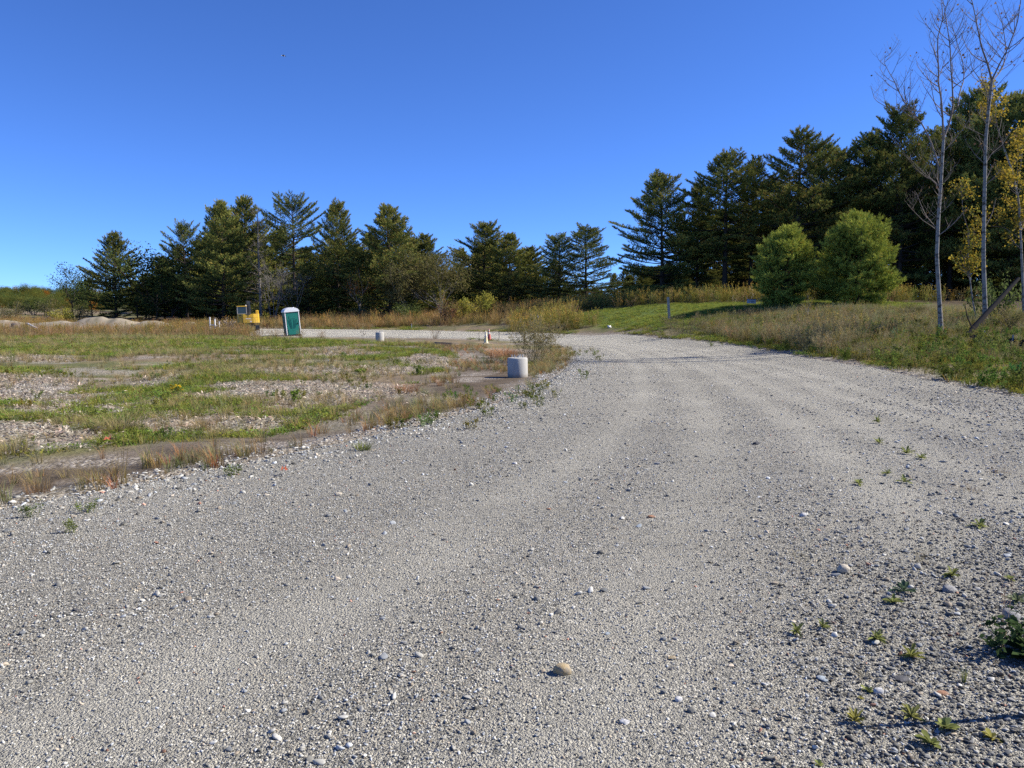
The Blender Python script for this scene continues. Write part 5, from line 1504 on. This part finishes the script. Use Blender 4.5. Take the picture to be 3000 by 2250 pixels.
    for x in (x0 + .03, x1 - .03): MB().box((x, (y0 + y1) / 2, (z0 + z1) / 2), (.012, y1 - y0 - .16, z1 - z0 - .06)).build('window', M_GLASS, cabo)
    MB().lathe([(.05, 0), (.06, .06), (.03, .1)], 12, (x1 - .08, y0 + .1, z1 + .07)).build('work_light', M_TWHITE, cabo)
    # boom, arm and bucket beyond the body
    bm = MB().prism([(0, 0)] * 0 or [(-.08, 1.3), (.38, 1.3), (.26, 3.05), (-.06, 3.05)], .55, 1.0).build('boom', M_BOOM, o)
    MB().box((.13, .53, 2.1), (.10, .06, 1.4)).build('hydraulic_cylinder', M_DK, bm)
    MB().box((.15, .535, 1.78), (.24, .05, .05)).build('cylinder_pin', M_FR, bm)
    am = MB().box((.16, 2.1, 2.35), (.2, 2.0, .24), [[1, 0, 0], [0, .82, .57], [0, -.57, .82]]).build('arm', M_BOOM, o)
    MB().prism([(-.25, .7), (.55, .7), (.55, 1.25), (-.25, 1.25)], 2.7, 3.2).build('bucket', M_DK, o)
    for k, a in enumerate(((-.02, 2.95, .05), (-.10, 3.02, .1))): MB().tube([(a[0] + .1, .95, a[1] - .3), (a[0] - .05, .92, a[1]), (a[0] + .12, .98, a[1] + a[2])], [.025] * 3, 6).build('hose', M_BLACK, o)
excavator()

# ------------------------------------------------------------------ white pipes, debris and grate
def pipe_frame(px, d, top, label, rz):
    q = pix(px, top, d); g = float(surf_z(q[0], q[1])); H = q[2] - g
    o = empty('pipe_frame', (q[0], q[1], g), rz, label, 'pipe frame', 'white pipe frames in the weeds')
    MB().lathe([(.055, -.1), (.055, H)], 10, (-.22, 0, 0)).build('upright', M_WPVC, o)
    MB().lathe([(.055, -.3), (.055, H - .22)], 10, (.2, 0, 0)).build('upright', M_WPVC, o)
    for z in (H * .38, H * .55): MB().tube([(-.22, 0, z), (.2, 0, z - .06)], [.04, .04], 8).build('rung', M_WPVC, o)
pipe_frame(622, 70, 929, 'left one of two white plastic pipe frames in the weeds', .2)
pipe_frame(636, 71, 934, 'right one of two white plastic pipe frames in the weeds', -.1)
a = pix(82, 948, 78); b = pix(121, 967, 76); b[2] = float(surf_z(b[0], b[1])) + .1
o = empty('fallen_pole', a, 0, 'white pole sloping down from the old post at the dirt heap', 'pole'); MB().tube([(0, 0, 0), tuple((b - a) * .5), tuple(b - a)], [.085, .085, .085], 10).build('shaft', M_WPVC, o); MB().tube([tuple((b - a) * 1.003), tuple((b - a) * 1.03)], [.06, .06], 10).build('end', M_IRON, o)
for k, (px, w, top, lab) in enumerate(((45, 60, 946, 'dark broken stump left of the white pole at the heap'), (77, 16, 945, 'brown post holding up the white pole'))):
    q = pix(px, top, 78); g = float(surf_z(q[0], 78)); H = q[2] - g; R_ = w / F * 78 / 2 * .45
    o = empty('stump' if k == 0 else 'old_post', (q[0], 78, g), 0, lab, 'stump' if k == 0 else 'post')
    MB().lathe([(R_ * 1.25, -.1), (R_, H * .4), (R_ * .85, H * .9)], 9).build('body', M_IRON, o); MB().lathe([(R_ * .8, H * .9), (R_ * .5, H)], 7).build('broken_top', M_IRON, o)
def litter(px, py, w, label, name, mat, seed, cat, squash=.5):
    q = on_ground(px, py, surf_z); s = w / F * q[1] / 2
    rr2 = rngs(seed); V, Fs = ico(); V, Fs = subdiv(V, Fs); V = V * (1 + .35 * rr2.normal(size=(len(V), 1))).clip(.6, 1.5) * [1, .7, squash]
    me = make_mesh(name, V * s, Fs, None, False); me.materials.append(mat); o = link(name, me); o.location = (q[0], q[1], q[2] + s * squash * .6)
    return tag(o, label, cat)
litter(238, 966, 26, 'crumpled white plastic sheet at the foot of the long dirt heap', 'plastic_sheet', M_WPVC, 3, 'litter', .35)
litter(1785, 961, 10, 'small white bag lying at the lower edge of the lawn', 'plastic_bag', M_WPVC, 4, 'litter', .95)
def grate():
    q = on_ground(1298, 1013, surf_z)
    o = empty('drain_grate', (q[0], q[1], q[2]), .25, 'dark metal drain frame lying at the edge of the silt strip', 'drain grate'); o.rotation_euler = (math.radians(-6), math.radians(4), .12)
    w, dp, h = .98, .62, .17
    for sy in (-1, 1): MB().box((0, sy * dp / 2, h / 2), (w, .05, h)).build('frame_side', M_IRON, o)
    for sx in (-1, 1): MB().box((sx * (w / 2 - .022), 0, h / 2), (.05, dp - .054, h)).build('frame_side', M_IRON, o)
    for k in range(7): MB().box((-w / 2 + .14 + .117 * k, 0, h - .02), (.035, dp - .05, .05)).build('bar', M_IRON, o)
    MB().box((0, 0, h + .012), (w + .1, .16, .022)).build('plank', M_GWOOD, o)
grate()
def silt_fence():
    pts = [(2840, 1000), (2890, 1008), (2935, 1016), (2975, 1024), (3030, 1034), (3090, 1046)]
    G = [on_ground(a, b, surf_z) for a, b in pts]; o = empty('silt_fence', G[0], 0, 'low black fabric silt fence sagging in the grass at the right edge', 'silt fence')
    P = resample(np.array(G), 40) - G[0]; hh = .30 + .07 * np.sin(np.arange(40) * .9) - .10 * (np.arange(40) < 12)
    V, Fs = [], []
    for i in range(40):
        sg = .05 * math.sin(i * 1.7); V += [P[i] + [0, 0, -.08], P[i] + [sg, sg - .05, hh[i] * .6], P[i] + [sg * .5, .02, hh[i]]]
    for i in range(39):
        for k in range(2): Fs.append((i * 3 + k, i * 3 + 3 + k, i * 3 + 4 + k, i * 3 + 1 + k))
    MB().add(V, Fs).build('fabric', M_BLACK, o, True)
    for i in (4, 16, 28, 38): MB().box(P[i] + [0, .05, .2], (.035, .035, .55)).build('stake', M_GWOOD, o)
silt_fence()

# ================================================================== SINGLE CLUMPS ONE CAN POINT TO
def clump(name, px, py, hpx, wpx, vfc, label, cat, d=None, rz=0.0, h0=None):
    q = on_ground(px, py, surf_z) if d is None else pix(px, py, d)
    q[2] = float(surf_z(q[0], q[1]))
    V = vfc[0]; ext = np.percentile(np.abs(V[:, :2]), 97); H = h0 or np.percentile(V[:, 2], 98)
    me = make_mesh(name, V * [wpx / F * q[1] / 2 / ext, wpx / F * q[1] / 2 / ext, hpx / F * q[1] / H], vfc[1] if vfc[1].shape[1] == 3 else vfc[1], vfc[2]); me.materials.append(M_PLANT)
    o = link(name, me); o.location = tuple(q); o.rotation_euler = (0, 0, rz)
    return tag(o, label, cat, kind='thing')
CL = 'grass clump'
clump('bunch_grass', 1478, 1048, 42, 150, blades(801, 340, .45, .30, .95, .007, RED0 * 1.1, RED1 * 1.25, 2), 'rusty orange bunch grass spreading behind the concrete base', CL)
clump('bunch_grass', 1195, 1150, 34, 130, blades(802, 240, .45, .3, .9, .006, RED0, RED1, 2), 'reddish bunch grass at the edge of the pale chips', CL)
clump('bunch_grass', 1340, 1192, 44, 120, blades(803, 170, .5, .2, 1.0, .005, RED0, TAN1, 2), 'straw and red grass clump on the silt left of the concrete base', CL)
clump('bunch_grass', 1290, 1130, 30, 60, blades(812, 110, .4, .15, .9, .006, RED0, RED1, 2), 'small reddish tuft between the chips and the silt strip', CL)
clump('bunch_grass', 345, 1262, 56, 230, blades(804, 300, .45, .30, 1.2, .006, TAN0, TAN1, 2), 'wide flattened straw coloured grass clump in the near field', CL)
clump('bunch_grass', 585, 1262, 46, 130, blades(805, 200, .45, .25, 1.0, .006, TAN0, TAN1 * [1.1, .95, .9], 2), 'upright straw grass clump right of the flattened one', CL)
clump('bunch_grass', 40, 1330, 60, 190, blades(806, 220, .5, .3, 1.1, .006, TAN0, TAN1, 2), 'dry grass clump at the left photo edge above the silt strip', CL)
clump('bunch_grass', 110, 1445, 85, 150, blades(807, 130, .5, .2, .8, .005, RED0, TAN1 * .8, 2), 'reddish grass clump on the silt at the lower left', CL)
clump('bunch_grass', 285, 1412, 70, 190, merge(blades(808, 160, .5, .3, .9, .005, RED0, OLV1, 2), blades(809, 60, .25, .3, .8, .008, GREEN0, GREEN1, 2)), 'reddish and green grass clump where the silt meets the gravel', CL)
clump('dry_stalks', 360, 1400, 150, 70, forb(810, 7, .8, .1, .02, 8, A_([.22, .17, .09]), A_([.25, .19, .1]), A_([.3, .22, .12]), .35, 1), 'tall thin dry stalks on the near silt strip', 'weed')
clump('dry_stalks', 770, 1330, 90, 80, forb(811, 6, .8, .1, .02, 8, A_([.18, .13, .08]), A_([.2, .15, .08]), None, .5, 1), 'dark dry stalks leaning over the silt strip', 'weed')
clump('wispy_bush', 1565, 1064, 130, 150, forb(820, 90, 1.5, .30, .04, 40, A_([.24, .20, .10]), A_([.22, .20, .085]), A_([.26, .21, .11]), .8, 3), 'tall wispy olive bush behind the concrete base at the road bend', 'bush')
clump('wispy_bush', 1275, 992, 48, 60, forb(821, 22, 1.0, .1, .03, 10, A_([.2, .15, .1]), A_([.2, .15, .09]), None, .6, 3), 'thin brown leafless bush beside the far road', 'bush')
clump('wispy_bush', 2000, 985, 62, 150, forb(822, 44, 1.2, .4, .04, 24, A_([.17, .14, .09]), A_([.17, .15, .07]), None, .8, 3), 'grey brown wispy bush before the wooden post', 'bush', 50)
clump('tall_weed', 1245, 1120, 110, 60, forb(823, 9, 1.3, .1, .03, 20, A_([.15, .14, .07]), A_([.15, .15, .06]), None, .4, 2), 'tall thin weed standing on the silt left of the concrete base', 'weed', 19)
clump('tall_weed', 1170, 1160, 150, 60, forb(824, 7, 1.3, .1, .03, 16, A_([.17, .14, .08]), A_([.15, .14, .06]), None, .4, 2), 'tall sparse weed in front of the reddish grass', 'weed', 16.5) if False else None
clump('plume_weed', 662, 968, 46, 60, forb(825, 9, 1.3, .15, .10, 30, A_([.25, .2, .15]), A_([.27, .22, .17]), A_([.34, .28, .22]), .6, 0), 'pale feathery plume weed right of the white pipe frames', 'weed', 70)
clump('dock_weed', 785, 975, 34, 26, forb(826, 5, 1.0, .1, .06, 26, A_([.10, .06, .04]), A_([.10, .055, .04]), A_([.10, .05, .035]), .3, 2), 'dark brown dock stalk between the excavator and the toilet', 'weed', 68)
clump('dock_weed', 1064, 993, 28, 16, forb(827, 3, 1.0, .05, .07, 14, A_([.10, .07, .05]), A_([.10, .07, .05]), A_([.09, .06, .05]), .3, 1), 'small dark dock stalk left of the far concrete base', 'weed', 56)
clump('goldenrod', 512, 1160, 34, 36, forb(828, 9, .6, .1, .07, 26, A_([.11, .14, .04]), A_([.11, .16, .04]), A_([.62, .42, .03]), .4, 1), 'small goldenrod with yellow flowers in the green field', 'weed')
clump('leafy_weed', 862, 1185, 42, 34, forb(829, 8, .6, .1, .09, 40, A_([.12, .17, .04]), A_([.15, .22, .04]), None, .35, 1), 'bright green upright weed among the pale chips', 'weed')
clump('leafy_weed', 1058, 1098, 18, 36, forb(830, 10, .4, .15, .09, 30, A_([.14, .18, .04]), A_([.17, .22, .045]), None, .5, 1), 'bright green weed tuft on the far chip patch', 'weed')
clump('leafy_weed', 1228, 1098, 28, 34, forb(831, 9, .4, .15, .08, 30, A_([.14, .18, .04]), A_([.15, .20, .045]), None, .4, 1), 'round green weed left of the reddish bunch grass', 'weed')
clump('broad_weed', 1065, 1318, 26, 66, blades(832, 90, .2, .2, 1.1, .016, GREEN0, GREEN1, 2), 'flat dark green grass patch on the gravel shoulder', 'weed')
clump('leafy_weed', 90, 1515, 40, 60, forb(833, 10, .3, .2, .05, 30, A_([.12, .13, .04]), A_([.13, .17, .04]), None, .7, 1), 'green weed at the lower left gravel edge', 'weed')
clump('leafy_weed', 210, 1560, 40, 40, forb(834, 8, .3, .12, .05, 26, A_([.12, .13, .04]), A_([.16, .19, .045]), None, .5, 1), 'small green weed in the gravel at the far lower left', 'weed')
clump('leafy_weed', 255, 1500, 36, 60, forb(835, 9, .3, .15, .05, 26, A_([.12, .13, .04]), A_([.13, .17, .04]), None, .7, 1), 'green weed beside pale stones on the left shoulder', 'weed')
clump('leafy_weed', 680, 1392, 34, 46, forb(836, 8, .3, .12, .05, 24, A_([.12, .13, .04]), A_([.13, .17, .04]), None, .6, 1), 'green weed at the shoulder below the dark dry stalks', 'weed')
for k, (px, top, hp, lab) in enumerate(((2150, 880, 42, 'leaning pale dry stalk left of the yard sign'), (2182, 880, 36, 'thin pale dry stalk close to the yard sign'), (2200, 878, 60, 'tallest pale dry stalk rising behind the yard sign'), (2222, 880, 36, 'short dry stalk right of the yard sign'))):
    clump('dry_stalk', px, 900, hp + 18, 16, forb(840 + k, 3, 1.0, .05, .05, 12, A_([.3, .24, .17]), A_([.33, .27, .19]), A_([.36, .3, .2]), .12, 1), lab, 'weed', 54)
# rosettes and tufts growing through the gravel on the right
def rosette(seed, n, L, c, w=.35):
    r_ = rngs(seed); V, Fs, Cc = [], [], []
    for k in range(n):
        a = 2.4 * k + r_.normal(0, .2); h = np.array([math.cos(a), math.sin(a), 0]); sd = np.array([-h[1], h[0], 0]); l = L * r_.uniform(.3, 1.2); e = r_.uniform(.25, 1.1)
        i = len(V); cj = r_.uniform(.7, 1.3)
        for t, wd in ((0, .12), (.35, .8), (.7, 1.0), (1.0, .0)):
            p = h * l * t * math.cos(e) + np.array([0, 0, l * (t * math.sin(e) - .35 * t * t)]) + np.array([0, 0, .01])
            if wd > 0: V += [p - sd * w * l * wd * .5, p + np.array([0, 0, -.06 * l * wd]), p + sd * w * l * wd * .5]; Cc += [c * cj] * 3
            else: V.append(p); Cc.append(c * cj)
        for q_ in range(2):
            for s_ in range(2): j = i + 3 * q_ + s_; Fs += [(j, j + 1, j + 4), (j, j + 4, j + 3)]
        Fs += [(i + 6, i + 7, i + 9), (i + 7, i + 8, i + 9)]
    return np.array(V), np.array(Fs), np.array(Cc)
GL_, GD_, GY_ = A_([.23, .255, .085]), A_([.04, .065, .025]), A_([.36, .33, .09])  # GD_: dark leaf green with the burdock's shade put into the colour
WEEDS = [(2567, 1878, 36, 52, 26, GL_, 'leafy rosette right of the slate slab row, in full sun'), (2668, 1930, 44, 62, 22, GL_ * [1.2, 1.1, 1], 'large pale leafy rosette nearest the shaded corner plant'), (2335, 1858, 36, 42, 20, GL_ * .9, 'small leafy rosette with dark shadow, leftmost of a close pair'),
         (2410, 1842, 30, 40, 18, GL_ * .9, 'small leafy rosette, rightmost of a close pair'), (2615, 1768, 24, 46, 22, GL_, 'flat leafy rosette below the bluish weed'), (2648, 1738, 34, 66, 16, A_([.10, .15, .09]), 'bluish green broad leaved weed near the light grey cobbles'),
         (2505, 2118, 44, 50, 26, GY_, 'yellowish leafy rosette near the bottom right'), (2670, 2105, 40, 58, 24, GL_ * [1.1, 1, 1], 'leafy rosette with a yellow leaf above the bottom corner'), (2765, 2140, 40, 74, 14, GL_, 'broad leaved seedling, upper of two at the bottom right'),
         (2728, 2185, 46, 70, 14, GL_ * .85, 'broad leaved seedling, lower of two at the bottom right'), (2522, 2048, 14, 20, 12, GY_ * .9, 'tiny yellow green seedling above the yellowish rosette'), (2540, 2025, 16, 36, 14, GL_ * .9, 'tiny flat seedling left of the pale pebble'),
         (2905, 2165, 26, 50, 14, GY_ * .8, 'small yellowish seedling at the bottom right edge'), (2400, 2245, 20, 30, 12, GL_, 'green seedling cut by the bottom photo edge'), (2790, 1690, 36, 50, 18, GL_ * .9, 'green weed at the right, far end of the seedlings'),
         (2960, 1700, 18, 34, 12, GL_, 'low green weed by the right photo edge'), (2980, 1765, 34, 60, 16, A_([.15, .18, .10]), 'greyish green weed behind the round grey cobble'), (2570, 1240, 26, 22, 16, GL_, 'single green weed far up the right side of the road'),
         (2655, 1330, 22, 36, 18, GL_, 'upper green weed of the line along the right wheel track'), (2575, 1300, 20, 30, 16, GL_, 'green weed left of the line on the right side'), (2600, 1392, 18, 30, 16, GL_, 'green weed in the middle of the right side line'),
         (2700, 1345, 18, 34, 16, GL_, 'pale weed right of the line on the right side'), (2515, 1420, 20, 34, 18, GL_, 'low green weed on the right wheel track'), (2650, 1415, 20, 34, 18, GL_, 'lower green weed of the line along the right side'), (2870, 1545, 26, 50, 20, GL_, 'green weed near the pinkish patch on the right')]
for k, (px, py, hp, wp_, n, c, lab) in enumerate(WEEDS): clump('rosette_weed', px, py, hp * .85, wp_ * .85, rosette(900 + k, int(n * 1.6) if n > 14 else n, .12, c, .22 if n > 14 else .5), lab, 'weed')
for k, (px, py, hp, wp_, lab) in enumerate(((2345, 1640, 40, 90, 'brown dry tuft alone on the right half of the road'), (2525, 1985, 50, 70, 'sparse brown tuft left of the slate slab'), (2560, 2140, 44, 70, 'sparse straw tuft right of the yellowish rosette'), (2080, 2105, 24, 40, 'small brown tuft left of the weeds at the bottom'),
                                             (2700, 1650, 70, 60, 'sparse grey stalks above the bluish weed'), (2840, 1440, 30, 110, 'reddish creeping weed at the right'), (2930, 1390, 34, 90, 'rusty low weed by the right photo edge'))):
    clump('dry_tuft', px, py, hp, wp_, blades(950 + k, 60, .3, .2, .9, .0035, TAN0 * .9, (RED1 if 'r' == lab[0] else TAN1) * .9, 2), lab, CL)
clump('grass_tuft', 2825, 2000, 60, 46, blades(960, 26, .3, .05, .7, .012, GREEN0, GREEN1 * [1.2, 1.1, 1.2], 2), 'small tuft of wide grass blades on the dark slate chips', CL)
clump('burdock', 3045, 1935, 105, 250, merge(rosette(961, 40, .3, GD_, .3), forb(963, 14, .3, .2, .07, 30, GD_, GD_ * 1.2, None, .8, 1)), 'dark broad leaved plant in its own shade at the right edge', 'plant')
clump('dry_stalks', 2940, 1905, 260, 60, forb(962, 4, .6, .04, .02, 12, A_([.26, .19, .13]), A_([.30, .2, .14]), A_([.3, .2, .15]), .25, 1), 'tall dry seed stalk over the dark plant at the right edge', 'weed')
M_RLEAF = mat_plain('red_leaf', (.42, .12, .06), .6, .2, 8)
for px, py, w, lab in ((317, 1300, 26, 'fallen red maple leaf in the green patch on the left'), (833, 1392, 22, 'fallen orange leaf on the gravel shoulder')):
    q = on_ground(px, py, surf_z); s = w / F * q[1] / 2; V = []
    for k in range(10): a = k * .628; rr_ = s * (1.0 if k % 2 == 0 else .5); V.append((math.cos(a) * rr_, math.sin(a) * rr_, .02 * (k % 3) + .3 * s * math.sin(a)))
    V.append((0, 0, .015)); o = MB().add(V, [(k, (k + 1) % 10, 10) for k in range(10)]).build('fallen_leaf', M_RLEAF); o.location = (q[0], q[1], q[2] + .05 + .2 * s); tag(o, lab, 'leaf')
# brown brush heap on the right bank
W_ = Wood(); rb = rngs(970)
q = on_ground(2545, 985, ground_z)
for k in range(170):
    u = rb.uniform(-1.9, 1.9); b0 = np.array([u, rb.normal(0, .5), 0.0]); a = rb.normal(.2, .7); L = rb.uniform(.6, 1.7)
    dd = np.array([math.cos(a) * .9, rb.normal(0, .3), .5 + .2 * rb.random()]); P = [b0]
    for i in range(4): dd = dd + [0, 0, -.27]; P.append(P[-1] + nrm(dd) * L / 4)
    W_.add(np.array(P), [.012, .011, .009, .007, .004], 3)
M_BRUSH = mat_plain('dead_brush', (.23, .17, .12), .9, .3, 3, .1)
o = link('brush_heap', W_.mesh('brush_heap', M_BRUSH)); o.location = tuple(q); tag(o, 'heap of arching brown dead brush on the right bank', 'brush heap')
# a bird far up in the sky
bp = pix(831, 163, 60); o = empty('bird', bp, .6, 'tiny dark bird in the sky above the left tree line', 'bird')
MB().lathe([(.005, -.09), (.025, -.05), (.035, 0), (.025, .05), (.004, .1)], 8).build('body', M_BLACK, o, True)
for sx in (-1, 1): MB().add([(0, 0, .04), (sx * .10, .05, .05), (sx * .2, .0, -.02), (sx * .1, .03, -.03), (0, 0, -.04)], [(0, 1, 2, 3, 4)]).build('wing', M_BLACK, o)
